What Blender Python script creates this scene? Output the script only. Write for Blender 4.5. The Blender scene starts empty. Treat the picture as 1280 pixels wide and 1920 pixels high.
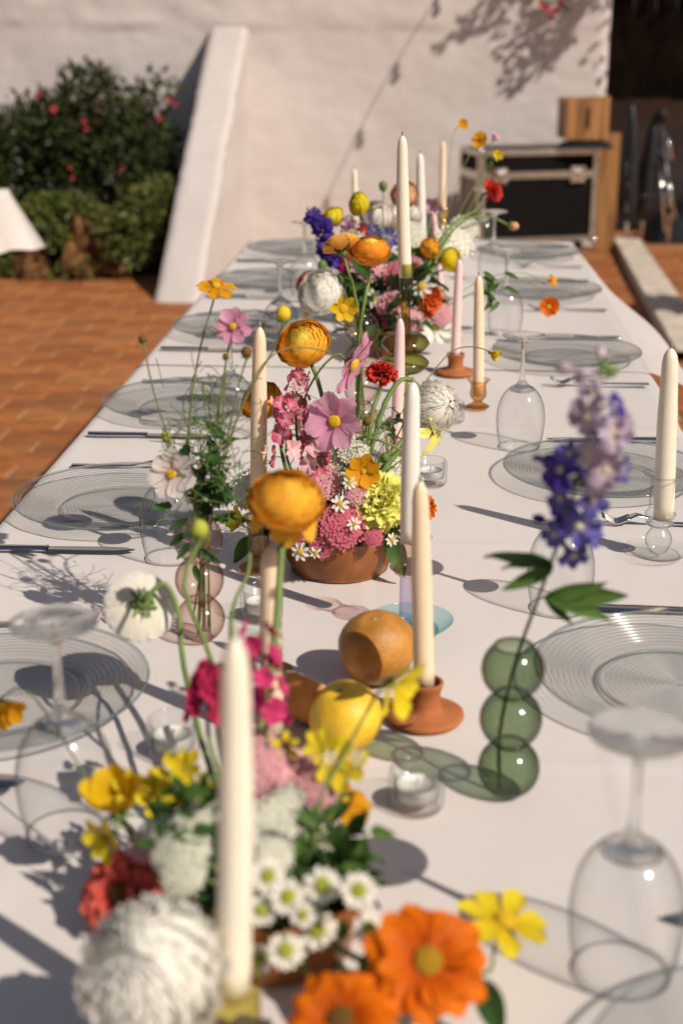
import bpy, math, random
from math import sin, cos, pi, radians, sqrt
from mathutils import Vector, Matrix, noise

# ------------------------------------------------------------------ camera
sc = bpy.context.scene
COL = sc.collection
EYE = Vector((0.0, 0.0, 1.466))
PITCH = math.atan(921 / 2667.0)
YAW = math.atan(190 / 2667.0 * cos(PITCH))
cd = bpy.data.cameras.new('camera')
cam = bpy.data.objects.new('camera', cd)
COL.objects.link(cam)
cam.location = EYE
cam.rotation_euler = (pi / 2 - PITCH, 0, YAW)
cd.sensor_fit = 'VERTICAL'
cd.sensor_height = 36.0
cd.sensor_width = 24.0
cd.lens = 50.0
cd.clip_start = 0.02
cd.clip_end = 600
cd.dof.use_dof = True
cd.dof.focus_distance = 2.12
cd.dof.aperture_fstop = 3.6
cd.dof.aperture_blades = 0
sc.camera = cam

# ------------------------------------------------------------------ sky, sun, exposure
SUN_TRAVEL = Vector((-0.80, 0.60, -0.875)).normalized()      # the way the light travels
sun_el = math.asin(-SUN_TRAVEL.z)
sun_az = math.atan2(-SUN_TRAVEL.x, -SUN_TRAVEL.y)
w = bpy.data.worlds.new('World')
sc.world = w
w.use_nodes = True
nt = w.node_tree
bg = nt.nodes['Background']
sky = nt.nodes.new('ShaderNodeTexSky')
sky.sky_type = 'NISHITA'
sky.sun_disc = False
sky.sun_elevation = sun_el
sky.sun_rotation = sun_az
sky.air_density = 1.0
sky.dust_density = 1.6
sky.ozone_density = 0.7
nt.links.new(sky.outputs[0], bg.inputs[0])
bg.inputs[1].default_value = 0.05
sd = bpy.data.lights.new('sun', 'SUN')
sd.energy = 4.4
sd.angle = radians(0.53)
sd.color = (1.0, 0.90, 0.78)
so = bpy.data.objects.new('sun', sd)
COL.objects.link(so)
so.rotation_euler = SUN_TRAVEL.to_track_quat('-Z', 'Y').to_euler()
so.location = (4, -3, 6)
vs = sc.view_settings
vs.view_transform = 'Standard'
vs.look = 'None'
vs.exposure = 0.06
vs.gamma = 1.0
vs.use_curve_mapping = False
sc.cycles.use_denoising = True
sc.cycles.max_bounces = 14
sc.cycles.transparent_max_bounces = 40
sc.cycles.transmission_bounces = 10
sc.cycles.glossy_bounces = 5
sc.cycles.diffuse_bounces = 4
sc.cycles.caustics_reflective = False
sc.cycles.caustics_refractive = False
sc.cycles.sample_clamp_indirect = 6.0

# ------------------------------------------------------------------ helpers
TZ = 0.75
_cp, _sp, _cy, _sy = cos(PITCH), sin(PITCH), cos(YAW), sin(YAW)
FW = Vector((-_sy * _cp, _cy * _cp, -_sp))
RT = Vector((_cy, _sy, 0))
UP = RT.cross(FW)

def ray(px, py):
    return FW + RT * ((px - 640) / 2667.0) + UP * ((960 - py) / 2667.0)

def at(px, py, Y):
    """real point at distance Y down the table seen at a place in the photograph"""
    d = ray(px, py)
    return EYE + d * (Y / d.y)

def tp(px, py, z=TZ):
    """real point on the level z"""
    d = ray(px, py)
    return EYE + d * ((z - EYE.z) / d.z)

def mpp(P):
    return (Vector(P) - EYE).dot(FW) / 2667.0

rnd = random.Random(7)

def tag(o, label=None, cat=None, group=None, kind=None):
    if label: o['label'] = label
    if cat: o['category'] = cat
    if group: o['group'] = group
    if kind: o['kind'] = kind
    return o

def empty(name, loc, label=None, cat=None, group=None, kind=None):
    o = bpy.data.objects.new(name, None)
    COL.objects.link(o)
    o.location = loc
    o.empty_display_size = 0.02
    return tag(o, label, cat, group, kind)

class MB:
    def __init__(s):
        s.v = []; s.f = []; s.uv = []
    def add(s, verts, faces, uvs=None, M=None):
        b = len(s.v)
        if M is not None:
            verts = [M @ Vector(p) for p in verts]
        s.v.extend([tuple(p) for p in verts])
        s.f.extend([tuple(i + b for i in f) for f in faces])
        s.uv.extend(uvs if uvs else [(0.5, 0.5)] * len(verts))
        return s
    def grid(s, fn, nu, nv, M=None):
        vs_, uv = [], []
        for j in range(nv + 1):
            for i in range(nu + 1):
                a, b = i / nu, j / nv
                vs_.append(fn(a, b)); uv.append((a, b))
        fs = []
        for j in range(nv):
            for i in range(nu):
                k = j * (nu + 1) + i
                fs.append((k, k + 1, k + nu + 2, k + nu + 1))
        return s.add(vs_, fs, uv, M)
    def lathe(s, prof, n=32, M=None, cap0=False, cap1=False, rib=None):
        vs_, uv, fs = [], [], []
        m = len(prof)
        for j, (r, z) in enumerate(prof):
            for i in range(n):
                a = 2 * pi * i / n
                rr = r * (1 + (rib(a, j / (m - 1)) if rib else 0))
                vs_.append((rr * cos(a), rr * sin(a), z)); uv.append((i / n, j / (m - 1)))
        for j in range(m - 1):
            for i in range(n):
                i2 = (i + 1) % n
                fs.append((j * n + i, j * n + i2, (j + 1) * n + i2, (j + 1) * n + i))
        if cap0: fs.append(tuple(reversed(range(n))))
        if cap1: fs.append(tuple(range((m - 1) * n, m * n)))
        return s.add(vs_, fs, uv, M)
    def tube(s, pts, rad, n=6, caps=True, M=None):
        pts = [Vector(p) for p in pts]
        m = len(pts)
        if not hasattr(rad, '__len__'): rad = [rad] * m
        vs_, uv, fs = [], [], []
        t0 = (pts[1] - pts[0]).normalized()
        ref = Vector((0, 0, 1)) if abs(t0.z) < .9 else Vector((1, 0, 0))
        nx = t0.cross(ref).normalized()
        for j in range(m):
            t = (pts[min(j + 1, m - 1)] - pts[max(j - 1, 0)])
            if t.length < 1e-9: t = t0
            t = t.normalized()
            nx = (nx - t * nx.dot(t))
            nx = nx.normalized() if nx.length > 1e-6 else t.orthogonal().normalized()
            ny = t.cross(nx)
            for i in range(n):
                a = 2 * pi * i / n
                vs_.append(pts[j] + (nx * cos(a) + ny * sin(a)) * rad[j]); uv.append((i / n, j / (m - 1)))
        for j in range(m - 1):
            for i in range(n):
                i2 = (i + 1) % n
                fs.append((j * n + i, j * n + i2, (j + 1) * n + i2, (j + 1) * n + i))
        if caps:
            fs.append(tuple(reversed(range(n)))); fs.append(tuple(range((m - 1) * n, m * n)))
        return s.add(vs_, fs, uv, M)
    def box(s, c, d, M=None):
        x, y, z = [q / 2 for q in d]
        vs_ = [(c[0] + a * x, c[1] + b * y, c[2] + e * z) for e in (-1, 1) for b in (-1, 1) for a in (-1, 1)]
        return s.add(vs_, [(0, 2, 3, 1), (4, 5, 7, 6), (0, 1, 5, 4), (2, 6, 7, 3), (0, 4, 6, 2), (1, 3, 7, 5)], None, M)
    def ball(s, c, r, nu=12, nv=8, M=None, sc_=(1, 1, 1), bump=0, seed=0):
        def fn(a, b):
            th, ph = a * 2 * pi, -pi / 2 + b * pi
            d = Vector((cos(ph) * cos(th), cos(ph) * sin(th), sin(ph)))
            k = r * (1 + (bump * noise.noise(d * 2.3 + Vector((seed, 0, 0))) if bump else 0))
            return (c[0] + d.x * k * sc_[0], c[1] + d.y * k * sc_[1], c[2] + d.z * k * sc_[2])
        return s.grid(fn, nu, nv, M)
    def mesh(s, name, mat, smooth=True):
        me = bpy.data.meshes.new(name)
        me.from_pydata(s.v, [], s.f)
        ul = me.uv_layers.new(name='UVMap')
        idx = [0] * len(me.loops)
        me.loops.foreach_get('vertex_index', idx)
        flat = [0.0] * (2 * len(idx))
        for i, k in enumerate(idx):
            flat[2 * i], flat[2 * i + 1] = s.uv[k]
        ul.data.foreach_set('uv', flat)
        if mat: me.materials.append(mat)
        if smooth: me.polygons.foreach_set('use_smooth', [True] * len(me.polygons))
        me.update()
        return me
    def build(s, name, mat, parent=None, M=None, smooth=True):
        return put(name, s.mesh(name, mat, smooth), parent, M)

WM = {}
def wmat(o):
    if o.name in WM: return WM[o.name]
    return Matrix.LocRotScale(o.location, o.rotation_euler, o.scale)

def put(name, me, parent=None, M=None):
    """a mesh object; M is its place in the world, or relative to the parent when M is None"""
    o = bpy.data.objects.new(name, me)
    COL.objects.link(o)
    if parent is not None:
        o.parent = parent
        if M is None: M = wmat(parent)
        o.matrix_basis = wmat(parent).inverted() @ M
    elif M is not None:
        o.matrix_basis = M
    WM[o.name] = M if M is not None else Matrix.Identity(4)
    return o

def copy_tree(src, loc, rz=0.0, scale=1.0):
    c = src.copy(); COL.objects.link(c)
    c.location = loc; c.rotation_euler = (0, 0, rz); c.scale = (scale,) * 3
    for ch in KIDS[src.name]:
        k = ch.copy(); COL.objects.link(k); k.parent = c
        for g in KIDS.get(ch.name, []):
            q = g.copy(); COL.objects.link(q); q.parent = k
    return c
KIDS = {}
def remember(root):
    KIDS[root.name] = [o for o in bpy.data.objects if o.parent == root]
    for o in KIDS[root.name]:
        KIDS[o.name] = [q for q in bpy.data.objects if q.parent == o]
    return root

def spline(pts, n=14):
    pts = [Vector(p) for p in pts]
    if len(pts) == 2: return [pts[0].lerp(pts[1], i / n) for i in range(n + 1)]
    P = [pts[0] * 2 - pts[1]] + pts + [pts[-1] * 2 - pts[-2]]
    out = []
    seg = len(pts) - 1
    per = max(3, n // seg)
    for k in range(seg):
        p0, p1, p2, p3 = P[k:k + 4]
        for i in range(per):
            t = i / per
            out.append(0.5 * ((2 * p1) + (p2 - p0) * t + (2 * p0 - 5 * p1 + 4 * p2 - p3) * t * t + (3 * p1 - p0 - 3 * p2 + p3) * t ** 3))
    out.append(pts[-1])
    return out

def frame(head, n, roll=0.0):
    n = Vector(n).normalized()
    return Matrix.Translation(head) @ n.to_track_quat('Z', 'Y').to_matrix().to_4x4() @ Matrix.Rotation(roll, 4, 'Z')

def S(v): return Matrix.Scale(v, 4)
def Rx(a): return Matrix.Rotation(a, 4, 'X')
def Ry(a): return Matrix.Rotation(a, 4, 'Y')
def Rz(a): return Matrix.Rotation(a, 4, 'Z')
def T(x, y=None, z=None): return Matrix.Translation(Vector(x) if y is None else Vector((x, y, z)))

# ------------------------------------------------------------------ materials
MATS = {}
def newmat(name):
    m = bpy.data.materials.new(name)
    m.use_nodes = True
    return m, m.node_tree, m.node_tree.nodes['Principled BSDF'], m.node_tree.nodes['Material Output']

def mat(name, col, rough=.6, spec=.4, metal=0, var=0.0, vscale=8.0, bump=0.0, bscale=40.0, sss=0.0, coat=0.0, col2=None):
    if name in MATS: return MATS[name]
    m, t, p, out = newmat(name)
    p.inputs['Base Color'].default_value = (*col, 1)
    p.inputs['Roughness'].default_value = rough
    p.inputs['Specular IOR Level'].default_value = spec
    p.inputs['Metallic'].default_value = metal
    if coat: p.inputs['Coat Weight'].default_value = coat; p.inputs['Coat Roughness'].default_value = .15
    if sss:
        p.inputs['Subsurface Weight'].default_value = sss
        p.inputs['Subsurface Radius'].default_value = (.012, .007, .004)
        p.inputs['Subsurface Scale'].default_value = 1.0
    tc = t.nodes.new('ShaderNodeTexCoord')
    if var or col2:
        n = t.nodes.new('ShaderNodeTexNoise')
        n.inputs['Scale'].default_value = vscale
        n.inputs['Detail'].default_value = 6
        n.inputs['Roughness'].default_value = .65
        t.links.new(tc.outputs['Object'], n.inputs['Vector'])
        r = t.nodes.new('ShaderNodeValToRGB')
        r.color_ramp.elements[0].position = .33
        r.color_ramp.elements[1].position = .67
        a = col; b = col2 if col2 else col
        r.color_ramp.elements[0].color = (*[max(0, c * (1 - var)) for c in a], 1)
        r.color_ramp.elements[1].color = (*[min(1, c * (1 + var)) for c in b], 1)
        t.links.new(n.outputs['Fac'], r.inputs['Fac'])
        t.links.new(r.outputs['Color'], p.inputs['Base Color'])
    if bump:
        n2 = t.nodes.new('ShaderNodeTexNoise')
        n2.inputs['Scale'].default_value = bscale
        n2.inputs['Detail'].default_value = 8
        n2.inputs['Roughness'].default_value = .6
        t.links.new(tc.outputs['Object'], n2.inputs['Vector'])
        b = t.nodes.new('ShaderNodeBump')
        b.inputs['Strength'].default_value = 1.0
        b.inputs['Distance'].default_value = bump
        t.links.new(n2.outputs['Fac'], b.inputs['Height'])
        t.links.new(b.outputs['Normal'], p.inputs['Normal'])
    MATS[name] = m
    return m

def petal_mat(name, base, tip, trans=.35, mid=None, vein=.12, rough=.55, jitter=.1):
    """colour runs from the petal's root to its tip; light passes through the petal"""
    if name in MATS: return MATS[name]
    m, t, p, out = newmat(name)
    uv = t.nodes.new('ShaderNodeUVMap')
    sp = t.nodes.new('ShaderNodeSeparateXYZ')
    t.links.new(uv.outputs['UV'], sp.inputs[0])
    r = t.nodes.new('ShaderNodeValToRGB')
    r.color_ramp.elements[0].color = (*base, 1)
    r.color_ramp.elements[1].color = (*tip, 1)
    r.color_ramp.elements[0].position = .08
    r.color_ramp.elements[1].position = .8
    if mid:
        e = r.color_ramp.elements.new(.4); e.color = (*mid, 1)
    t.links.new(sp.outputs['Y'], r.inputs['Fac'])
    mp = t.nodes.new('ShaderNodeMapping')
    mp.inputs['Scale'].default_value = (22, 1.6, 1)
    t.links.new(uv.outputs['UV'], mp.inputs['Vector'])
    n = t.nodes.new('ShaderNodeTexNoise')
    n.inputs['Scale'].default_value = 1.0
    n.inputs['Detail'].default_value = 3
    t.links.new(mp.outputs['Vector'], n.inputs['Vector'])
    oi = t.nodes.new('ShaderNodeObjectInfo')
    mr = t.nodes.new('ShaderNodeMapRange')
    mr.inputs['From Min'].default_value = .3; mr.inputs['From Max'].default_value = .7
    mr.inputs['To Min'].default_value = 1 - vein; mr.inputs['To Max'].default_value = 1 + vein * .5
    t.links.new(n.outputs['Fac'], mr.inputs['Value'])
    mr2 = t.nodes.new('ShaderNodeMapRange')
    mr2.inputs['To Min'].default_value = 1 - jitter; mr2.inputs['To Max'].default_value = 1 + jitter * .6
    t.links.new(oi.outputs['Random'], mr2.inputs['Value'])
    mm = t.nodes.new('ShaderNodeMath'); mm.operation = 'MULTIPLY'
    t.links.new(mr.outputs[0], mm.inputs[0]); t.links.new(mr2.outputs[0], mm.inputs[1])
    vm = t.nodes.new('ShaderNodeVectorMath'); vm.operation = 'SCALE'
    t.links.new(r.outputs['Color'], vm.inputs[0]); t.links.new(mm.outputs[0], vm.inputs['Scale'])
    t.links.new(vm.outputs[0], p.inputs['Base Color'])
    p.inputs['Roughness'].default_value = rough
    p.inputs['Specular IOR Level'].default_value = .12
    bp = t.nodes.new('ShaderNodeBump'); bp.inputs['Strength'].default_value = .25; bp.inputs['Distance'].default_value = .001
    t.links.new(n.outputs['Fac'], bp.inputs['Height']); t.links.new(bp.outputs[0], p.inputs['Normal'])
    tr = t.nodes.new('ShaderNodeBsdfTranslucent')
    t.links.new(vm.outputs[0], tr.inputs['Color'])
    mx = t.nodes.new('ShaderNodeMixShader'); mx.inputs[0].default_value = trans
    t.links.new(p.outputs[0], mx.inputs[1]); t.links.new(tr.outputs[0], mx.inputs[2])
    t.links.new(mx.outputs[0], out.inputs['Surface'])
    MATS[name] = m
    return m

def thin_glass(name, tint=(.97, .98, .98), edge=(.55, .6, .62), ior=1.45, power=2.2, refl=1.0):
    """thin-walled glass: light goes straight through, more is absorbed and mirrored where the wall is seen edge-on"""
    if name in MATS: return MATS[name]
    m, t, p, out = newmat(name)
    t.nodes.remove(p)
    lw = t.nodes.new('ShaderNodeLayerWeight'); lw.inputs['Blend'].default_value = .5
    pw = t.nodes.new('ShaderNodeMath'); pw.operation = 'POWER'; pw.inputs[1].default_value = power
    t.links.new(lw.outputs['Facing'], pw.inputs[0])
    mc = t.nodes.new('ShaderNodeMix'); mc.data_type = 'RGBA'
    mc.inputs['A'].default_value = (*tint, 1); mc.inputs['B'].default_value = (*edge, 1)
    t.links.new(pw.outputs[0], mc.inputs['Factor'])
    tr = t.nodes.new('ShaderNodeBsdfTransparent')
    t.links.new(mc.outputs['Result'], tr.inputs['Color'])
    gl = t.nodes.new('ShaderNodeBsdfGlossy'); gl.inputs['Roughness'].default_value = .11
    fr = t.nodes.new('ShaderNodeMath'); fr.operation = 'POWER'; fr.inputs[1].default_value = 5.0
    t.links.new(lw.outputs['Facing'], fr.inputs[0])
    f0 = ((ior - 1) / (ior + 1)) ** 2
    fm = t.nodes.new('ShaderNodeMath'); fm.operation = 'MULTIPLY_ADD'; fm.inputs[1].default_value = (1 - f0) * refl * .8; fm.inputs[2].default_value = f0 * 1.6 * refl
    t.links.new(fr.outputs[0], fm.inputs[0])
    mx = t.nodes.new('ShaderNodeMixShader')
    t.links.new(fm.outputs[0], mx.inputs[0]); t.links.new(tr.outputs[0], mx.inputs[1]); t.links.new(gl.outputs[0], mx.inputs[2])
    t.links.new(mx.outputs[0], out.inputs['Surface'])
    MATS[name] = m
    return m

def solid_glass(name, col=(1, 1, 1), clear=.55, ior=1.45):
    """small solid glass pieces: partly refracting"""
    if name in MATS: return MATS[name]
    m, t, p, out = newmat(name)
    t.nodes.remove(p)
    g = t.nodes.new('ShaderNodeBsdfGlass'); g.inputs['Color'].default_value = (*col, 1); g.inputs['IOR'].default_value = ior; g.inputs['Roughness'].default_value = .035
    tr = t.nodes.new('ShaderNodeBsdfTransparent'); tr.inputs['Color'].default_value = (*[c * .97 for c in col], 1)
    mx = t.nodes.new('ShaderNodeMixShader'); mx.inputs[0].default_value = clear
    t.links.new(g.outputs[0], mx.inputs[1]); t.links.new(tr.outputs[0], mx.inputs[2])
    t.links.new(mx.outputs[0], out.inputs['Surface'])
    MATS[name] = m
    return m

# ================================================================== ground and paving
def ground_material():
    m, t, p, out = newmat('terrace_ground')
    tc = t.nodes.new('ShaderNodeTexCoord')
    b = t.nodes.new('ShaderNodeTexBrick')
    b.inputs['Scale'].default_value = 1.0
    b.inputs['Brick Width'].default_value = .30
    b.inputs['Row Height'].default_value = .15
    b.inputs['Mortar Size'].default_value = .006
    b.inputs['Color1'].default_value = (.36, .135, .055, 1)
    b.inputs['Color2'].default_value = (.29, .11, .05, 1)
    b.inputs['Mortar'].default_value = (.20, .13, .085, 1)
    t.links.new(tc.outputs['Object'], b.inputs['Vector'])
    t.links.new(b.outputs['Color'], p.inputs['Base Color'])
    p.inputs['Roughness'].default_value = .8
    return m
MB().grid(lambda a, b: ((a - .5) * 500, (b - .5) * 500, -.012), 8, 8).build('ground', ground_material(), smooth=False)['kind'] = 'structure'
bed_ground = mat('mortar', (.42, .28, .17), .95, .1, var=.35, vscale=30, bump=.004, bscale=150)
paving = MB().grid(lambda a, b: (-3.6 + a * 6.2, 2.0 + b * 8.0, -.006), 2, 2).build('paving', bed_ground, smooth=False)
tag(paving, kind='structure')

def paver_mat(i):
    cs = [(.285, .100, .029), (.245, .083, .024), (.31, .122, .040), (.225, .083, .028), (.275, .107, .037), (.30, .109, .030)]
    return mat('terracotta_paver%d' % i, cs[i], .72, .3, var=.28, vscale=9, bump=.0025, bscale=60, col2=tuple(c * 1.12 for c in cs[i]))
PW, PH = .30, .15
def paver_mesh(k):
    r = random.Random(40 + k)
    mb = MB()
    hx, hy, e = PW / 2 - .0045, PH / 2 - .0045, .007
    o = [(-hx, -hy), (hx, -hy), (hx, hy), (-hx, hy)]
    o = [(x + r.uniform(-.0025, .0025), y + r.uniform(-.0025, .0025)) for x, y in o]
    vs_ = [(x, y, -.010) for x, y in o] + [(x, y, -.004) for x, y in o] + [(x * (1 - e / hx), y * (1 - e / hy), r.uniform(-.0008, .0012)) for x, y in o]
    fs = [(8, 9, 10, 11)]
    for i in range(4):
        j = (i + 1) % 4
        fs += [(i, j, 4 + j, 4 + i), (4 + i, 4 + j, 8 + j, 8 + i)]
    return mb.add(vs_, fs).mesh('paver', paver_mat(k % 6), False)
pav_meshes = [paver_mesh(k) for k in range(12)]
spots = []
row = 0
y = 2.2
while y < 9.9:
    x = -3.4 + (PW / 2 if row % 2 else 0) + rnd.uniform(-.02, .02)
    while x < 2.4:
        v = Vector((x, y, 0)) - EYE
        d = v.dot(FW)
        px, py = 640 + 2667 * v.dot(RT) / d, 960 - 2667 * v.dot(UP) / d
        vis = -170 < px < 1450 and py < 1010
        if vis and -.70 < x * 1.466 / (1.466 - TZ) * 0 + x < .5 and False: vis = False
        # hidden below the table top: the sight line crosses the table plane inside the table
        s = (EYE.z - TZ) / EYE.z
        cx, cyy = v.x * s, v.y * s
        hid = -.60 < cx < .43 and cyy < 4.95
        behind = y > 8.45 and x < -1.6
        if vis and not hid and not behind: spots.append((y, x))
        x += PW
    y += PH; row += 1
spots.sort()
extra = MB()
for i, (y, x) in enumerate(spots):
    M = T(x, y, rnd.uniform(-.0015, .0015)) @ Rz(rnd.uniform(-.008, .008)) @ Rx(rnd.uniform(-.006, .006))
    if i < 300:
        put('paver', rnd.choice(pav_meshes), paving, M)
    else:
        me = rnd.choice(pav_meshes)
        extra.add([v.co for v in me.vertices], [tuple(p.vertices) for p in me.polygons], None, M)
if extra.v:
    tag(extra.build('paver_field', paver_mat(0), paving, Matrix.Identity(4), False), kind='stuff')

# ================================================================== wall with buttress
YW = 10.0
def plaster_material(name='lime_plaster', k=1.0):
    m, t, p, out = newmat(name)
    tc = t.nodes.new('ShaderNodeTexCoord')
    n = t.nodes.new('ShaderNodeTexNoise'); n.inputs['Scale'].default_value = 1.6; n.inputs['Detail'].default_value = 9; n.inputs['Roughness'].default_value = .7
    t.links.new(tc.outputs['Object'], n.inputs['Vector'])
    r = t.nodes.new('ShaderNodeValToRGB')
    r.color_ramp.elements[0].position = .3; r.color_ramp.elements[0].color = (.565 * k, .508 * k, .485 * k, 1)
    r.color_ramp.elements[1].position = .62; r.color_ramp.elements[1].color = (.645 * k, .592 * k, .57 * k, 1)
    t.links.new(n.outputs['Fac'], r.inputs['Fac'])
    n3 = t.nodes.new('ShaderNodeTexNoise'); n3.inputs['Scale'].default_value = 3.7; n3.inputs['Detail'].default_value = 10; n3.inputs['Roughness'].default_value = .75
    t.links.new(tc.outputs['Object'], n3.inputs['Vector'])
    r3 = t.nodes.new('ShaderNodeValToRGB')
    r3.color_ramp.elements[0].position = .30; r3.color_ramp.elements[0].color = (1, 1, 1, 1)
    r3.color_ramp.elements[1].position = .36; r3.color_ramp.elements[1].color = (0, 0, 0, 1)
    t.links.new(n3.outputs['Fac'], r3.inputs['Fac'])
    mx = t.nodes.new('ShaderNodeMix'); mx.data_type = 'RGBA'
    mx.inputs['B'].default_value = (.47 * k, .40 * k, .36 * k, 1)
    t.links.new(r3.outputs['Color'], mx.inputs['Factor']); t.links.new(r.outputs['Color'], mx.inputs['A'])
    t.links.new(mx.outputs['Result'], p.inputs['Base Color'])
    p.inputs['Roughness'].default_value = .92
    p.inputs['Specular IOR Level'].default_value = .1
    n2 = t.nodes.new('ShaderNodeTexNoise'); n2.inputs['Scale'].default_value = 14; n2.inputs['Detail'].default_value = 10; n2.inputs['Roughness'].default_value = .6
    t.links.new(tc.outputs['Object'], n2.inputs['Vector'])
    b = t.nodes.new('ShaderNodeBump'); b.inputs['Strength'].default_value = .6; b.inputs['Distance'].default_value = .007
    t.links.new(n2.outputs['Fac'], b.inputs['Height']); t.links.new(b.outputs[0], p.inputs['Normal'])
    return m
PLASTER = plaster_material()
WX0, WX1 = -6.0, 1.10
def wall_front(a, b):
    x = WX0 + a * (WX1 - WX0); z = -.05 + b * 6.05
    q = Vector((x * .9, z * 1.4, 3.1))
    d = .010 * noise.noise(q) + .006 * noise.noise(q * 3.1) + .004 * noise.noise(q * 9)
    led = 1.43 + .03 * noise.noise(Vector((x * 1.3, 7, 0))) + .012 * noise.noise(Vector((x * 6, 2, 0)))
    k = max(0.0, min(1.0, (z - led) / .02 + .5))
    d += .007 * k + .012 * noise.noise(q * 5) * k
    edge = max(0, 1 - (WX1 - x) / .06) ** 2 * .03
    return (x, YW - d + edge, z)
wb = MB().grid(wall_front, 210, 220)
wb.box(((WX0 + WX1) / 2, YW + .32, 2.975), (WX1 - WX0, .56, 6.05))
wall = wb.build('wall', PLASTER)
tag(wall, 'rough pale plastered garden wall with a sloping buttress, behind the table', 'wall')

def buttress_mesh():
    mb = MB()
    x0, x1 = -1.555, -1.305
    yf, zt = 7.66, 1.46
    n = 40
    def sl(t):   # along the slope from the foot up
        return yf + t * (YW - yf + .01), -.02 + t * zt
    def top(a, b):
        yy, zz = sl(b)
        x = x0 + a * (x1 - x0)
        e = min(a, 1 - a) * (x1 - x0)
        rr = max(0, .025 - e)
        w_ = .012 * noise.noise(Vector((x * 6, b * 9, 1))) + .005 * noise.noise(Vector((x * 20, b * 40, 1)))
        return (x + .006 * noise.noise(Vector((b * 7, a * 2, 5))) + .009 * noise.noise(Vector((b * 31, a, 8))), yy + w_ + rr * .5, zz + w_ - rr * .6)
    mb.grid(top, 12, n)
    def side(xs, fl):
        def fn(a, b):
            yy, zz = sl(b)
            yy += .0125; zz -= .015
            return (xs + .006 * noise.noise(Vector((b * 7, (0 if fl else 2), 5))) + .008 * noise.noise(Vector((yy * 3, a * 3, xs))) * a, yy + a * (YW + .01 - yy), zz)
        return fn
    mb.grid(side(x0, True), 14, n)
    mb.grid(side(x1, False), 14, n)
    return mb
buttress_mesh().build('buttress', plaster_material('sun_offset_plaster', .86), wall, Matrix.Identity(4))  # same plaster as the wall, colour darkened to offset stronger sun on the slope

# stone plinth strip at the wall foot and garden bed
soil = mat('soil', (.09, .055, .03), .95, .1, var=.5, vscale=12, bump=.02, bscale=40)
MB().grid(lambda a, b: (-4.2 + a * 2.62, 8.62 + b * 1.4, .02 + .14 * min(1, b * 3) + .04 * noise.noise(Vector((a * 9, b * 5, 0)))), 40, 16).build('garden_bed', soil)['kind'] = 'structure'

ROCK = mat('brown_stone', (.10, .048, .018), .95, .1, var=.6, vscale=9, bump=.035, bscale=16, col2=(.17, .085, .036))
def rock(px0, px1, ytop, ybot, Y, seed, label):
    b0 = at((px0 + px1) / 2, ybot, Y); k = mpp(b0)
    wx = (px1 - px0) * k / 2; hz = (ybot - ytop) * k
    def fn(a, b):
        th, ph = a * 2 * pi, -pi / 2 + b * pi
        d = Vector((cos(ph) * cos(th), cos(ph) * sin(th), sin(ph)))
        q = d * 1.7 + Vector((seed * 3.1, 0, 0))
        m = max(abs(d.x), abs(d.y), abs(d.z))
        s = (1 / m) * .55 + .45
        s *= 1 + .26 * noise.noise(q) + .15 * noise.noise(q * 2.7) + .07 * noise.noise(q * 7)
        taper = 1 - .22 * d.z
        return (d.x * s * wx * .98 * taper, d.y * s * .16 * taper, hz * .5 + d.z * s * hz * .52)
    o = MB().grid(fn, 44, 30).build('rock', ROCK, None, T(b0.x, Y + .1, b0.z - .015) @ Rz(rnd.uniform(-.15, .15)))
    tag(o, label, 'rock', 'rocks edging the garden bed')
rock(22, 92, 440, 524, 8.42, 1, 'squat brown rock edging the bed, below the hanging white cloth')
rock(118, 178, 400, 522, 8.44, 2, 'tallest upright brown rock with a flat top edging the bed')
rock(172, 218, 418, 516, 8.52, 3, 'brown rock standing just beside the tallest rock of the bed edge')
rock(206, 246, 470, 526, 8.46, 4, 'small brown rock next to the shadow of the buttress')
rock(88, 122, 480, 522, 8.62, 5, 'half hidden low brown rock between the two big rocks')
rock(-70, 20, 470, 524, 8.46, 6, 'low brown rock at the left picture edge under the white cloth')

# ------------------------------------------------------------------ shrubs
def leaf_cloud(n, blobs, size, seed, flat=.3, narrow=.42):
    """folded leaves spread through the given ellipsoids, most of them towards the outside"""
    r = random.Random(seed)
    mb = MB()
    tot = sum(b[3] * b[4] * b[5] for b in blobs)
    V, F, U = [], [], []
    for b in blobs:
        k = int(n * b[3] * b[4] * b[5] / tot)
        for _ in range(k):
            d = Vector((r.gauss(0, 1), r.gauss(0, 1), r.gauss(0, 1))).normalized()
            rad = r.random() ** .45 * (1 + .42 * noise.noise(d * 2.8 + Vector((seed, b[0] * 7, 0))))
            c = Vector((b[0] + d.x * rad * b[3], b[1] + d.y * rad * b[4], b[2] + d.z * rad * b[5]))
            ax = (d + Vector((r.gauss(0, .7), r.gauss(0, .7), r.gauss(0, .5) + .25))).normalized()
            sd_ = ax.cross(Vector((r.gauss(0, 1), r.gauss(0, 1), r.gauss(0, 1)))).normalized()
            nn = ax.cross(sd_)
            L = size * r.uniform(.6, 1.25); W = L * narrow
            base = len(V)
            V += [c, c + ax * L * .45 + sd_ * W * .5 + nn * W * flat, c + ax * L - nn * L * .12, c + ax * L * .45 - sd_ * W * .5 + nn * W * flat]
            F += [(base, base + 1, base + 2), (base, base + 2, base + 3)]
            U += [(.5, 0), (1, .5), (.5, 1), (0, .5)]
    return mb.add(V, F, U)

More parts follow.
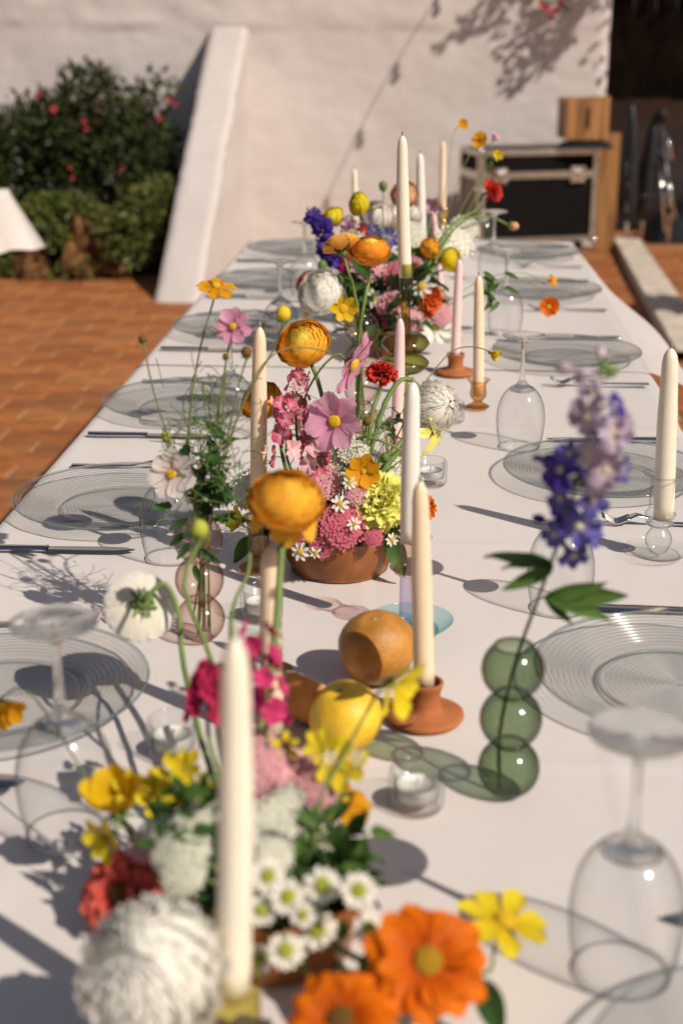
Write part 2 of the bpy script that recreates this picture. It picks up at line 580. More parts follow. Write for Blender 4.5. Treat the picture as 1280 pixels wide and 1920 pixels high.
def leafy(name, c, trans=.3, rough=.5, spec=.35):
    if name in MATS: return MATS[name]
    m, t, p, out = newmat(name)
    tc = t.nodes.new('ShaderNodeTexCoord')
    n = t.nodes.new('ShaderNodeTexNoise'); n.inputs['Scale'].default_value = 26; n.inputs['Detail'].default_value = 3
    t.links.new(tc.outputs['Object'], n.inputs['Vector'])
    r = t.nodes.new('ShaderNodeValToRGB')
    r.color_ramp.elements[0].position = .38; r.color_ramp.elements[0].color = (*[q * .38 for q in c], 1)
    r.color_ramp.elements[1].position = .66; r.color_ramp.elements[1].color = (c[0] * 2.3, c[1] * 1.9, c[2] * 1.3, 1)
    t.links.new(n.outputs['Fac'], r.inputs['Fac'])
    t.links.new(r.outputs[0], p.inputs['Base Color'])
    p.inputs['Roughness'].default_value = rough; p.inputs['Specular IOR Level'].default_value = spec
    tr = t.nodes.new('ShaderNodeBsdfTranslucent'); t.links.new(r.outputs[0], tr.inputs['Color'])
    mx = t.nodes.new('ShaderNodeMixShader'); mx.inputs[0].default_value = trans
    t.links.new(p.outputs[0], mx.inputs[1]); t.links.new(tr.outputs[0], mx.inputs[2]); t.links.new(mx.outputs[0], out.inputs['Surface'])
    MATS[name] = m
    return m
L_DARK = leafy('dark_leaf', (.040, .062, .020), .18)
L_MID = leafy('mid_leaf', (.085, .125, .030), .25)
L_PALE = leafy('pale_leaf', (.11, .145, .05), .25)
L_VINE = leafy('vine_leaf', (.06, .09, .03), .25)
BARK = mat('bark', (.12, .075, .045), .9, .2, var=.3, vscale=20)

def shrub(name, label, base, blobs, n, size, lm, seed, stems=7, narrow=.42):
    r = random.Random(seed)
    root = empty(name, base, label, 'shrub', 'shrubs in the garden bed')
    st = MB()
    for i in range(stems):
        b = blobs[i % len(blobs)]
        tgt = Vector((b[0] + r.uniform(-.5, .5) * b[3], b[1] + r.uniform(-.4, .4) * b[4], b[2] + r.uniform(0, .7) * b[5]))
        p0 = Vector(base) + Vector((r.uniform(-.1, .1), r.uniform(-.05, .05), -.05))
        midp = p0.lerp(tgt, .5) + Vector((r.uniform(-.08, .08), r.uniform(-.05, .05), .08))
        st.tube(spline([p0, midp, tgt], 8), [.012 - .001 * j for j in range(9)], 5)
    st.build('stem', BARK, root, Matrix.Identity(4))
    tag(leaf_cloud(n, blobs, size, seed, narrow=narrow).build('crown', lm, root, Matrix.Identity(4), False), kind='stuff')
    return root
YB = 9.2
def blob(px, py, rx, rz, Y=YB, ry=.3):
    c = at(px, py, Y); k = mpp(c)
    return (c.x, c.y, c.z, rx * k, ry, rz * k)
hib = shrub('flowering_shrub', 'tall dark green shrub dotted with red blossoms against the plastered wall', at(170, 470, YB),
      [blob(30, 320, 75, 115), blob(95, 260, 60, 80), blob(170, 230, 75, 95), blob(250, 290, 65, 105), blob(150, 345, 110, 75),
       blob(275, 200, 30, 45, YB + .1, .15), blob(320, 300, 25, 90, YB + .15, .15), blob(120, 190, 25, 30, YB, .12), blob(190, 160, 28, 32, YB, .12),
       blob(60, 230, 22, 38, YB, .12), blob(300, 168, 22, 16, YB, .1), blob(20, 225, 24, 38, YB, .12), blob(-60, 330, 70, 120), blob(215, 150, 14, 22, YB, .08), blob(150, 150, 12, 20, YB, .08), blob(82, 205, 14, 24, YB, .08), blob(245, 180, 16, 24, YB, .08), blob(325, 175, 10, 12, YB, .06)] + [blob(px_, py_, rnd.uniform(6, 11), rnd.uniform(16, 30), YB + rnd.uniform(-.1, .1), .05) for px_, py_ in ((8, 205), (38, 195), (52, 190), (108, 165), (132, 168), (168, 135), (182, 140), (205, 138), (228, 158), (262, 165), (285, 150), (312, 158), (335, 170), (345, 230), (340, 275), (70, 190), (148, 140), (300, 195))],
      9500, .066, L_DARK, 11, 16)
def blossom_mesh():
    mb = MB()
    for i in range(5):
        mb.grid(lambda a, b: ((a - .5) * .9 * sin(pi * min(1, b * .9 + .08)), b * .9, .35 * b - .1 * b * b + .12 * (a - .5) ** 2), 3, 4, Rz(i * 2 * pi / 5) @ Rx(.5))
    return mb.mesh('blossom', petal_mat('red_blossom', (.50, .03, .05), (.66, .09, .11), .3))
BLOS = blossom_mesh()
for (px, py, s) in [(68, 180, 8), (100, 207, 13), (160, 228, 10), (163, 242, 9), (318, 188, 12), (332, 198, 9), (300, 222, 11), (181, 208, 7), (131, 316, 7), (231, 315, 7), (138, 334, 8), (75, 178, 7)]:
    P = at(px, py, YB - .31)
    put('blossom', BLOS, hib, frame(P, (rnd.uniform(-.4, .8), -1, rnd.uniform(.1, .8))) @ S(.78 * s * mpp(P)))
shrub('low_shrub', 'low yellow-green shrub spilling over the tallest rock', at(120, 470, 8.75),
      [blob(105, 405, 75, 36, 8.6, .22), blob(60, 430, 34, 40, 8.5, .15), blob(150, 392, 38, 22, 8.5, .14), blob(100, 440, 24, 34, 8.36, .07), blob(10, 470, 22, 38, 8.4, .12), blob(165, 505, 14, 14, 8.33, .05), blob(105, 515, 20, 8, 8.33, .05)], 2100, .060, L_MID, 12, 8)
shrub('low_shrub', 'low pale-leaved shrub at the foot of the buttress', at(260, 490, 8.8),
      [blob(268, 415, 58, 55, 8.6, .22), blob(300, 372, 34, 38, 8.7, .15), blob(222, 440, 34, 42, 8.42, .10), blob(255, 475, 36, 26, 8.45, .12), blob(190, 420, 16, 22, 8.36, .06)], 2300, .060, L_PALE, 13, 8)

# ================================================================== the shaded corner beside the wall
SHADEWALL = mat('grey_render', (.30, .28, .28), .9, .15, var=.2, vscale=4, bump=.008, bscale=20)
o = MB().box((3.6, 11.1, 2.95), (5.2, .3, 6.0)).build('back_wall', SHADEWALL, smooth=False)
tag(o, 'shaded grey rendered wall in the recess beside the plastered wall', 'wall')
DARKWOOD = mat('dark_stained_wood', (.007, .0045, .003), .9, .03, var=.5, vscale=6, bump=.003, bscale=30)
scr = empty('timber_screen', (2.1, 10.14, 0), 'nearly black timber screen hanging in the recess beside the plastered wall', 'screen')
zb = at(1200, 186, 10.14).z
x = 1.115
while x < 3.6:
    wd = rnd.uniform(.135, .15)
    MB().box((x + wd / 2, 10.14 + rnd.uniform(-.006, .006), (zb + 2.7) / 2 + rnd.uniform(-.01, .01)), (wd - .006, .025, 2.7 - zb)).build('plank', DARKWOOD, scr, Matrix.Identity(4), False)
    x += wd
MB().box((2.35, 10.17, zb + .25), (2.4, .03, .09)).build('rail', DARKWOOD, scr, Matrix.Identity(4), False)

KERB = mat('pale_concrete', (.55, .48, .40), .9, .2, var=.25, vscale=10, bump=.004, bscale=60)
def kerb_fn(a, b):
    l0, r0, l1, r1 = Vector((1.20, 9.99)), Vector((1.38, 9.97)), Vector((1.08, 6.4)), Vector((1.28, 6.4))
    L = l0.lerp(l1, b); R_ = r0.lerp(r1, b)
    prof = [(0, -.01), (0, .045), (.04, .055), (.96, .055), (1, .045), (1, -.01)]
    i = a * 5; k = min(4, int(i)); f = i - k
    u = prof[k][0] + (prof[k + 1][0] - prof[k][0]) * f; z = prof[k][1] + (prof[k + 1][1] - prof[k][1]) * f
    p = L.lerp(R_, u)
    return (p.x + .006 * noise.noise(Vector((b * 30, u, 0))), p.y, z)
tag(MB().grid(kerb_fn, 5, 40).build('kerb', KERB, smooth=False), kind='structure')

# ------------------------------------------------------------------ flight case
BLACK = mat('black_laminate', (.008, .007, .007), .75, .06, var=.2, vscale=20)
GREYLAM = mat('worn_side_laminate', (.10, .075, .062), .6, .3, var=.4, vscale=7, col2=(.20, .165, .14))
ALU = mat('worn_aluminium', (.55, .51, .45), .34, .5, 1, var=.2, vscale=20)
STEEL = mat('bright_steel', (.70, .68, .66), .16, .5, 1)
cP = at(900, 285, 9.3)
rot = radians(17)
case = empty('flight_case', (cP.x, cP.y, 0), 'black flight case with aluminium edges at the far end of the table', 'flight case')
case.rotation_euler = (0, 0, rot)
WM[case.name] = T(cP.x, cP.y, 0) @ Rz(rot)
CM = WM[case.name]
CW, CDp, CZ0, CZ1 = .80, .40, .10, .685
zs = CZ0 + (CZ1 - CZ0) * .735
MB().box((CW / 2, CDp / 2, (CZ0 + zs) / 2), (CW - .016, CDp - .016, zs - CZ0)).build('body', BLACK, case, CM, False)
MB().box((CW / 2, CDp / 2, (CZ1 + zs) / 2 + .004), (CW - .012, CDp - .012, CZ1 - zs - .008)).build('lid', BLACK, case, CM, False)
MB().box((.004, CDp / 2, (CZ0 + zs) / 2), (.006, CDp - .05, zs - CZ0 - .03)).build('side_panel', GREYLAM, case, CM, False)
al = .032
for nm, c, d in [('edge_trim', (CW / 2, .0, CZ1 - al / 2), (CW, .012, al)), ('edge_trim', (CW / 2, 0, zs + .0), (CW, .014, .042)), ('edge_trim', (CW / 2, 0, CZ0 + al / 2), (CW, .012, al)),
                 ('edge_trim', (.016, -.001, (CZ0 + CZ1) / 2), (al, .015, CZ1 - CZ0)), ('edge_trim', (CW - .016, -.001, (CZ0 + CZ1) / 2), (al, .015, CZ1 - CZ0)),
                 ('edge_trim', (.0, CDp / 2, CZ1 - al / 2), (.014, CDp, al)), ('edge_trim', (.0, CDp / 2, zs), (.016, CDp, .05)), ('edge_trim', (0, CDp / 2, CZ0 + al / 2), (.014, CDp, al)),
                 ('edge_trim', (CW / 2, .016, CZ1), (CW, al, .012)), ('edge_trim', (.0, .016, (CZ0 + CZ1) / 2), (.0155, al, CZ1 - CZ0)), ('edge_trim', (0, CDp - .016, (CZ0 + CZ1) / 2), (.0155, al, CZ1 - CZ0))]:
    MB().box(c, d).build(nm, ALU, case, CM, False)
for cx in (0, CW):
    for cz in (CZ0, CZ1):
        MB().ball((cx, 0, cz), .028).build('ball_corner', STEEL, case, CM)
for lx in (.13, .66):
    lt = MB().box((lx, -.012, zs), (.10, .014, .10)).build('latch', STEEL, case, CM, False)
    b = MB(); b.box((lx, -.024, zs + .012), (.03, .012, .05)); b.ball((lx - .03, -.02, zs - .03), .012); b.ball((lx + .03, -.02, zs - .03), .012); b.ball((lx + .03, -.02, zs + .03), .012); b.ball((lx - .03, -.02, zs + .03), .012)
    b.build('butterfly', STEEL, lt, CM)
RUB = mat('black_rubber', (.015, .015, .015), .7, .3)
for cx in (.08, CW - .08):
    for cy_ in (.07, CDp - .07):
        b = MB(); b.lathe([(.0, -.012), (.045, -.012), (.045, .012), (0, .012)], 16, T(cx, cy_, .045) @ Ry(pi / 2)); b.box((cx, cy_, .075), (.04, .05, .05)); b.build('caster', RUB, case, CM)

# ------------------------------------------------------------------ wooden crate, post
WOOD = mat('warm_pine', (.42, .20, .065), .6, .3, var=.3, vscale=5, bump=.002, bscale=25, col2=(.52, .27, .10))
def wood_grain():
    m, t, p, out = newmat('grained_timber')
    tc = t.nodes.new('ShaderNodeTexCoord'); mp = t.nodes.new('ShaderNodeMapping'); mp.inputs['Scale'].default_value = (26, 26, 2.2)
    n = t.nodes.new('ShaderNodeTexNoise'); n.inputs['Scale'].default_value = 1; n.inputs['Detail'].default_value = 6
    t.links.new(tc.outputs['Object'], mp.inputs[0]); t.links.new(mp.outputs[0], n.inputs['Vector'])
    r = t.nodes.new('ShaderNodeValToRGB')
    r.color_ramp.elements[0].position = .34; r.color_ramp.elements[0].color = (.11, .045, .014, 1)
    r.color_ramp.elements[1].position = .6; r.color_ramp.elements[1].color = (.38, .18, .056, 1)
    t.links.new(n.outputs['Fac'], r.inputs['Fac']); t.links.new(r.outputs[0], p.inputs['Base Color'])
    p.inputs['Roughness'].default_value = .6
    return m
GRAIN = wood_grain()
kP = at(1099, 262, 9.42); kk = mpp(kP)
kw = 80 * kk
kr = empty('wooden_crate', kP, 'open wooden box with a slot handle on top of the flight case', 'crate')
KM = T(kP) @ Rz(radians(8)); kr.rotation_euler = (0, 0, radians(8)); WM[kr.name] = KM
kh = 74 * kk
slot = .012
def panel(nm, c, d): MB().box(c, d).build(nm, GRAIN, kr, KM, False)
panel('board', (-(kw / 4 + slot / 2), 0, kh / 2), (kw / 2 - slot, .016, kh))
panel('board', ((kw / 4 + slot / 2), 0, kh / 2 + .008), (kw / 2 - slot, .016, kh + .016))
panel('board', (0, 0.001, kh * .13), (slot * 2 + .002, .014, kh * .26))
panel('board', (0, 0.001, kh * .9), (slot * 2 + .002, .014, kh * .22))
panel('side', (-kw / 2 + .008, .13, kh / 2), (.016, .24, kh * .98)); panel('side', (kw / 2 - .008, .13, kh / 2), (.016, .24, kh * .98))
panel('back', (0, .255, kh / 2), (kw, .016, kh * .98)); panel('base', (0, .13, .01), (kw - .04, .24, .016))
# dark cushion of cloth the box rests on
b = MB(); b.grid(lambda a, c: (kP.x - .16 + a * .34, kP.y - .02 + c * .30, .696 + (kP.z - .700) * (sin(pi * min(1, max(0, a))) ** .35) * (sin(pi * min(1, max(.0, c))) ** .35) * (1 + .06 * noise.noise(Vector((a * 7, c * 6, 0))))), 24, 16)
tag(b.build('folded_cloth', mat('black_cloth', (.016, .016, .018), .8, .2, var=.3, vscale=15)), 'folded black cloth between the flight case and the wooden box', 'cloth')
pP = at(1131, 468, 9.8); pw = 36 * mpp(pP)
def post_fn():
    mb = MB()
    for j in range(10):
        pass
    h = at(1131, 250, 9.8).z
    mb.box((pP.x, 9.82, h / 2), (pw, .07, h))
    return mb
tag(post_fn().build('timber_post', GRAIN, smooth=False), 'rough squared timber post standing between flight case and dark recess', 'post')

# ------------------------------------------------------------------ folded parasols and stand in the recess
BLKFAB = mat('black_nylon', (.010, .010, .012), .38, .5, var=.3, vscale=12)
CHROME = mat('chrome', (.75, .74, .72), .12, .5, 1)
def folded_parasol(px, pyb, pyt, Y, lean, label, seed):
    b0 = at(px, pyb, Y); b0.z = 0
    h = at(px, pyt, Y).z
    root = empty('folded_parasol', b0, label, 'parasol', 'folded parasols in the recess')
    M = T(b0) @ Ry(lean)
    n = 48
    prof = [(.018, .16), (.052, .2), (.062, h * .35), (.058, h * .6), (.042, h * .85), (.018, h * .97), (.004, h)]
    MB().lathe(prof, n, rib=lambda a, t: .22 * abs(sin(a * 4 + seed)) * (1 - t) + .12 * noise.noise(Vector((a * 3, t * 6, seed)))).build('canopy', BLKFAB, root, M)
    MB().tube([(0, 0, 0), (0, 0, h * .5)], .014, 10).build('pole', CHROME, root, M)
    for z in (.3, .55):
        MB().lathe([(.062, h * z - .012), (.068, h * z), (.062, h * z + .012)], 24).build('strap', RUB, root, M)
    for k in range(6):
        a = -pi / 2 + rnd.uniform(-.9, .9); z = rnd.uniform(.22, .8) * h
        MB().ball((.066 * cos(a), .066 * sin(a), z), .007, 8, 6).build('rib_end', CHROME, root, M)
folded_parasol(1172, 468, 195, 10.0, radians(-1), 'folded black parasol closest to the plastered wall corner', 1)
folded_parasol(1198, 470, 215, 10.05, radians(3), 'second folded black parasol from the plastered wall corner', 2)
s0 = at(1250, 470, 10.02); s0.z = 0
st = empty('light_stand', s0, 'folded metal light stand leaning in the dark recess', 'stand')
a1, a2 = at(1240, 215, 10.02), at(1258, 380, 9.95)
MB().tube([s0, a2.lerp(s0, .3), a1], .012, 8).build('column', CHROME, st, Matrix.Identity(4))
MB().ball(a1, .045).build('head', RUB, st, Matrix.Identity(4))
for dx, (y0, y1) in ((-.035, (310, 435)), (.02, (330, 395)), (.012, (250, 300)), (.035, (360, 410))):
    p, q = at(1246, y0, 9.98), at(1256, y1, 9.96); p.x += dx; q.x += dx
    MB().tube([p, q], .010, 8).build('leg', CHROME, st, Matrix.Identity(4))
for (qx, qy) in ((1242, 300), (1247, 352), (1254, 395)):
    MB().ball(at(qx, qy, 9.97), .022).build('clamp', RUB, st, Matrix.Identity(4))
g0 = at(1225, 470, 9.9); g0.z = 0
b = MB(); b.grid(lambda a, c: (g0.x + .02 + a * .9, 10.15 + c * .5, .30 * (sin(pi * a) ** .4) * (sin(pi * c) ** .4) * (1 + .2 * noise.noise(Vector((a * 6, c * 5, 2))))), 30, 16)
tag(b.build('equipment_bag', BLKFAB), 'slumped black equipment bag on the ground in the recess', 'bag')

# ------------------------------------------------------------------ climbing vine over the wall (its shadow falls on the plaster)
SUNBACK = -SUN_TRAVEL
def to_sun(P, dy):
    return P + SUNBACK * (dy / -SUNBACK.y)
vine = empty('climbing_vine', (1.9, 9.75, 0), 'leafy climbing vine with red bracts hanging in front of the plastered wall', 'vine')
vb = []
for (px, py, rp, dy) in [(845, 72, 14, .62), (868, 58, 12, .62), (885, 68, 10, .62), (895, 30, 22, .62), (925, 18, 22, .62), (960, 25, 20, .6), (962, 152, 14, .62), (985, 130, 22, .62), (1010, 110, 26, .62), (1040, 88, 24, .6),
                         (1000, 60, 24, .6), (1040, 20, 34, .6), (1085, 12, 26, .6), (1062, 50, 20, .6), (1110, 5, 18, .6), (1130, 90, 10, .6), (1146, 60, 10, .6), (1140, 130, 9, .6), (1150, 20, 12, .6), (1125, 40, 8, .6),
                         (935, 50, 8, .6), (1060, 80, 12, .6), (1150, 165, 9, .6)]:
    P = at(px, py, YW); c = to_sun(P, dy); k = mpp(P)
    vb.append((c.x, c.y, c.z, rp * k * .9, .06, rp * k * .9))
vl = leaf_cloud(330, vb, .075, 21, narrow=.55)
dense = [(2.35, 9.55, 2.75, .45, .25, .3), (1.9, 9.5, 2.85, .5, .25, .35), (2.7, 9.7, 2.6, .35, .3, .35), (2.2, 9.9, 2.9, .7, .3, .3)]
d2 = leaf_cloud(1500, dense, .07, 22, narrow=.6)
vl.add(d2.v, d2.f, d2.uv)
tag(vl.build('crown', L_VINE, vine, Matrix.Identity(4), False), kind='stuff')
tr_ = MB()
tr_.tube(spline([(3.05, 9.9, 0), (2.95, 9.85, 1.2), (2.7, 9.8, 2.3), (2.2, 9.6, 2.8)], 16), [.03 - .001 * i for i in range(17)], 8)
tr_.build('trunk', BARK, vine, Matrix.Identity(4))
br = MB()
for tgt in (vb[0], vb[6], vb[9], vb[11], vb[3], vb[15]):
    p1 = Vector(tgt[:3]); p0 = Vector((2.2, 9.6, 2.8))
    br.tube(spline([p0, p0.lerp(p1, .5) + Vector((0, 0, .12)), p1], 10), .0025, 5)
p1 = at(1030, 12, 9.86)
br.tube(spline([Vector((1.25, 9.9, 2.85)), Vector((.95, 9.88, 2.3)), p1 + Vector((.03, 0, .2)), p1], 12), .0035, 5)
br.build('branch', BARK, vine, Matrix.Identity(4))
hb = leaf_cloud(46, [(p1.x, p1.y, p1.z + .04, .13, .05, .08)], .05, 23)
hb.build('leaf_spray', L_VINE, vine, Matrix.Identity(4), False)
for (px, py, s) in [(1022, 16, 10), (1038, 22, 11), (1050, 10, 10), (1034, 33, 7), (1012, 8, 9)]:
    P = at(px, py, 9.80); put('blossom', BLOS, vine, frame(P, (rnd.uniform(-.5, .6), -1, .2)) @ S(s * mpp(P)))

# ------------------------------------------------------------------ string of lights (shadow on the wall)
def sl_pt(px, py, dy): return to_sun(at(px, py, YW), dy)
cab = [sl_pt(860, -95, .10), sl_pt(812, 0, .24), sl_pt(742, 118, .48), sl_pt(676, 240, .74), sl_pt(612, 370, 1.02), sl_pt(545, 500, 1.35), sl_pt(430, 640, 2.0)]
sroot = empty('string_light', cab[0], 'string of small lights running from the wall top, its cable casting a slanting shadow', 'string light')
MB().tube(spline(cab, 42), .0045, 6).build('cable', RUB, sroot, Matrix.Identity(4))
BULB = thin_glass('bulb_glass', (.8, .78, .7), (.35, .33, .3))
for i in (1, 2, 3, 4, 5):
    c = cab[i] + Vector((0, 0, -.005))
    MB().lathe([(.006, 0), (.013, -.008), (.014, -.045), (.008, -.05)], 12, cap0=True, cap1=True).build('socket', RUB, sroot, T(c))
    MB().lathe([(.009, -.05), (.016, -.07), (.021, -.09), (.018, -.108), (.008, -.118), (.001, -.12)], 14).build('bulb', mat('frosted_bulb', (.35, .33, .30), .4, .5), sroot, T(c))

# pot and leaves made up, unseen at right, to cast the kerb's shadow
POTM = mat('shadow_pot_clay', (.36, .16, .08), .85, .2, var=.25, vscale=9)
pl = empty('shadow_pot', (1.84, 7.12, 0), 'large round terracotta pot out of view, added to shade the kerb', 'shadow_pot')
MB().lathe([(0, .0), (.14, .0), (.19, .46), (.21, .47), (.21, .54), (.19, .54), (.18, .48), (0, .48)], 36).build('pot', POTM, pl, T(1.84, 7.12, 0))
tag(leaf_cloud(700, [(1.84, 7.12, .66, .20, .20, .18)], .08, 31).build('crown', L_MID, pl, Matrix.Identity(4), False), kind='stuff')

# ================================================================== long table and cloths
def cloth_material():
    m, t, p, out = newmat('white_tablecloth')
    tc = t.nodes.new('ShaderNodeTexCoord')
    n = t.nodes.new('ShaderNodeTexNoise'); n.inputs['Scale'].default_value = 3; n.inputs['Detail'].default_value = 5
    t.links.new(tc.outputs['Object'], n.inputs['Vector'])
    r = t.nodes.new('ShaderNodeValToRGB')
    r.color_ramp.elements[0].position = .3; r.color_ramp.elements[0].color = (.685, .635, .608, 1)
    r.color_ramp.elements[1].position = .7; r.color_ramp.elements[1].color = (.715, .665, .638, 1)
    t.links.new(n.outputs['Fac'], r.inputs['Fac']); t.links.new(r.outputs[0], p.inputs['Base Color'])
    p.inputs['Roughness'].default_value = .38
    p.inputs['Specular IOR Level'].default_value = .35
    n2 = t.nodes.new('ShaderNodeTexNoise'); n2.inputs['Scale'].default_value = 900; n2.inputs['Detail'].default_value = 2
    n3 = t.nodes.new('ShaderNodeTexNoise'); n3.inputs['Scale'].default_value = 11; n3.inputs['Detail'].default_value = 5
    t.links.new(tc.outputs['Object'], n2.inputs['Vector']); t.links.new(tc.outputs['Object'], n3.inputs['Vector'])
    b1 = t.nodes.new('ShaderNodeBump'); b1.inputs['Strength'].default_value = .25; b1.inputs['Distance'].default_value = .0004
    b2 = t.nodes.new('ShaderNodeBump'); b2.inputs['Strength'].default_value = .35; b2.inputs['Distance'].default_value = .004
    t.links.new(n2.outputs['Fac'], b1.inputs['Height']); t.links.new(n3.outputs['Fac'], b2.inputs['Height'])
    t.links.new(b1.outputs[0], b2.inputs['Normal']); t.links.new(b2.outputs[0], p.inputs['Normal'])
    return m
CLOTH = cloth_material()
XL, XR = -.65, .455
def cloth(y0, y1, dz, dl, dr, flare, label, y_end=False, creases=()):
    def fn(a, b):
        y = y0 + b * (y1 - y0)
        fy = 0
        if y_end and b > .965:
            q = (b - .965) / .035
            fy = q; y = y0 + .965 * (y1 - y0) + .02 * q
        hang = 0
        if a < .12:
            q = 1 - a / .12
            x = XL - .004 - q * (.02 + .014 * sin(y * 9.0) * q); hang = q * dl
        elif a > .84:
            q = (a - .84) / .16
            fl = flare(y)
            x = XR + .002 + q * fl + .008 * q * sin(y * 7); hang = q * q * .4 * dr + q * .6 * dr
        else:
            x = XL + (a - .12) / .72 * (XR - XL)
        z = TZ - .0012 + dz - hang - fy * .14
        if hang == 0 and fy == 0:
            for (kind, v) in creases:
                d = abs((x if kind == 'x' else y) - v)
                if d < .010: z += .0016 * (1 - d / .010)
        if hang == 0 and fy == 0: z += .0016 * noise.noise(Vector((x * 3.1, y * 2.3, dz * 999))) + .0007 * noise.noise(Vector((x * 11, y * 5, 3)))
        e = min(abs(x - XL), abs(x - XR)) if hang == 0 else 0
        if hang == 0 and e < .012: z -= .003 * (1 - e / .012) ** 2
        return (x, y, z)
    o = MB().grid(fn, 150, int((y1 - y0) / .011)).build('tablecloth', CLOTH)
    return tag(o, label, 'tablecloth', 'white tablecloths on the long table')
cloth(-.5, 3.06, 0, .15, .14, lambda y: .055 + .02 * max(0, min(1, (y - 2.6) / .4)), 'white tablecloth on the near stretch of the long table', False, [('x', -.09), ('x', .19), ('x', -.37), ('y', 2.57), ('y', 1.94), ('y', 1.30)])
cloth(3.03, 5.03, .0022, .15, .06, lambda y: .03 + .10 * max(0, min(1, (4.75 - y) / 1.2)) ** .8, 'white tablecloth on the far stretch of the long table, below the wall', True, [('x', -.09), ('x', .19), ('x', -.37), ('y', 3.95)])
TW = mat('table_wood', (.30, .19, .11), .6, .3, var=.2)
tb = empty('long_table', (-.1, 2.3, 0), 'long trestle table running towards the wall under white cloths', 'table')
MB().box(((XL + XR) / 2, 2.25, TZ - .022), (XR - XL - .012, 5.4, .03)).build('tabletop', TW, tb, Matrix.Identity(4), False)
for yy in (-.1, 1.5, 3.1, 4.8):
    for xx in (XL + .12, XR - .12):
        MB().tube([(xx, yy, 0), (xx + (.04 if xx < 0 else -.04), yy, TZ - .037)], .02, 8).build('leg', TW, tb, Matrix.Identity(4))

# side table with a hanging cloth at the picture's left edge
sx, sy_ = -1.925, 6.36
s2 = empty('side_table', (sx - .65, sy_ - .65, 0), 'small table under a white cloth beside the garden bed', 'table')
MB().box((sx - .65, sy_ - .65, .728), (1.28, 1.28, .03)).build('tabletop', TW, s2, Matrix.Identity(4), False)
for ax in (-1, 1):
    for ay in (-1, 1):
        MB().tube([(sx - .65 + ax * .45, sy_ - .65 + ay * .45, 0), (sx - .65 + ax * .45, sy_ - .65 + ay * .45, .713)], .022, 8).build('leg', TW, s2, Matrix.Identity(4))
def side_cloth(a, b):
    # a runs round the four edges starting at the right front corner, b from the centre out over the edge and down
    t = (a * 4) % 4; k = int(t) % 4; f = t - int(t)
    cs = [(1, -1), (1, 1), (-1, 1), (-1, -1)]
    p = Vector(cs[k]).lerp(Vector(cs[(k + 1) % 4]), f)
    h = .655
    c = Vector((sx - .65, sy_ - .65))
    corner = 1 - min(f, 1 - f) * 2
    if b < .5:
        q = b / .5
        return (c.x + p.x * h * q, c.y + p.y * h * q, .752)
    q = (b - .5) / .5
    nrm = Vector((p.x if abs(p.x) > .999 else 0, p.y if abs(p.y) > .999 else 0))
    out = (.05 + .07 * corner ** 6 + .03 * sin(f * 19 + k) * (1 - corner)) * q
    d = (.22 + .05 * corner ** 3)
    return (c.x + p.x * h + nrm.x * out, c.y + p.y * h + nrm.y * out, .752 - d * q + .004 * (q < .05))
tag(MB().grid(side_cloth, 160, 16).build('tablecloth', CLOTH), 'white cloth hanging off the small table by the rocks', 'tablecloth')

# ================================================================== tableware
CLEAR = thin_glass('clear_glass', (.975, .98, .98), (.15, .17, .18), power=3.8)
PLATEG = thin_glass('plate_glass', (.955, .965, .96), (.34, .37, .38), power=1.9, ior=1.5, refl=1.5)
SOLID = solid_glass('clear_solid_glass', (.98, .99, .985), .22)
RIMG = solid_glass('rim_glass', (.86, .91, .90), .6)
CUTLERY = mat('polished_cutlery', (.62, .61, .60), .14, .5, 1)

def plate_proto():
    root = empty('glass_plate', (0, 0, 0))
    prof = []
    R = .164
    n = 34 * 6
    for i in range(n + 1):
        r = .004 + (R - .004) * i / n
        z = .004
        if r > .088: z += .0055 * min(1, (r - .088) / .012) ** .7
        if r > .10: z += .0125 * ((r - .10) / (R - .10)) ** 1.1
        rip = .0013 * sin(2 * pi * r / .0063)
        if .084 < r < .10: rip *= .2
        prof.append((r, z + rip))
    MB().lathe(prof, 72, cap0=True).build('ribbed_dish', PLATEG, root)
    t = MB(); t.tube([(R * cos(2 * pi * i / 72), R * sin(2 * pi * i / 72), .0225) for i in range(73)], .0019, 6, False)
    t.build('rim', RIMG, root)
    t = MB(); t.tube([(.092 * cos(2 * pi * i / 72), .092 * sin(2 * pi * i / 72), .0035) for i in range(73)], .0016, 6, False)
    t.build('foot_ring', RIMG, root)
    return remember(root)

def wine_proto():
    root = empty('wine_glass', (0, 0, 0))
    rim = [(.0355, .0), (.0385, .012), (.0415, .03), (.0428, .048), (.0418, .066), (.0375, .084), (.030, .098), (.020, .108), (.011, .1135), (.0065, .117)]
    inner = [(r - .0012, z) for r, z in rim[:8]]
    MB().lathe(spline2(rim, 30), 48).build('bowl', CLEAR, root)
    t = MB(); t.tube([(.0352 * cos(2 * pi * i / 48), .0352 * sin(2 * pi * i / 48), .0012) for i in range(49)], .0011, 6, False)
    t.build('rim', SOLID, root)
    stem = [(.0, .098), (.012, .0995), (.0235, .1042), (.0215, .1072), (.0125, .1125), (.0085, .117), (.0052, .126), (.0040, .142), (.0038, .16), (.0042, .176), (.0065, .187), (.012, .193)]
    MB().lathe(spline2(stem, 30), 20).build('stem', SOLID, root)
    foot = [(.012, .193), (.022, .1965), (.034, .1985), (.0372, .1995), (.0375, .2010), (.036, .2018), (.02, .2016), (0.0, .2014)]
    MB().lathe(foot, 48).build('foot', SOLID, root)
    return remember(root)

def spline2(prof, n):
    p = spline([Vector((r, 0, z)) for r, z in prof], n)
    return [(max(0.0, q.x), q.z) for q in p]

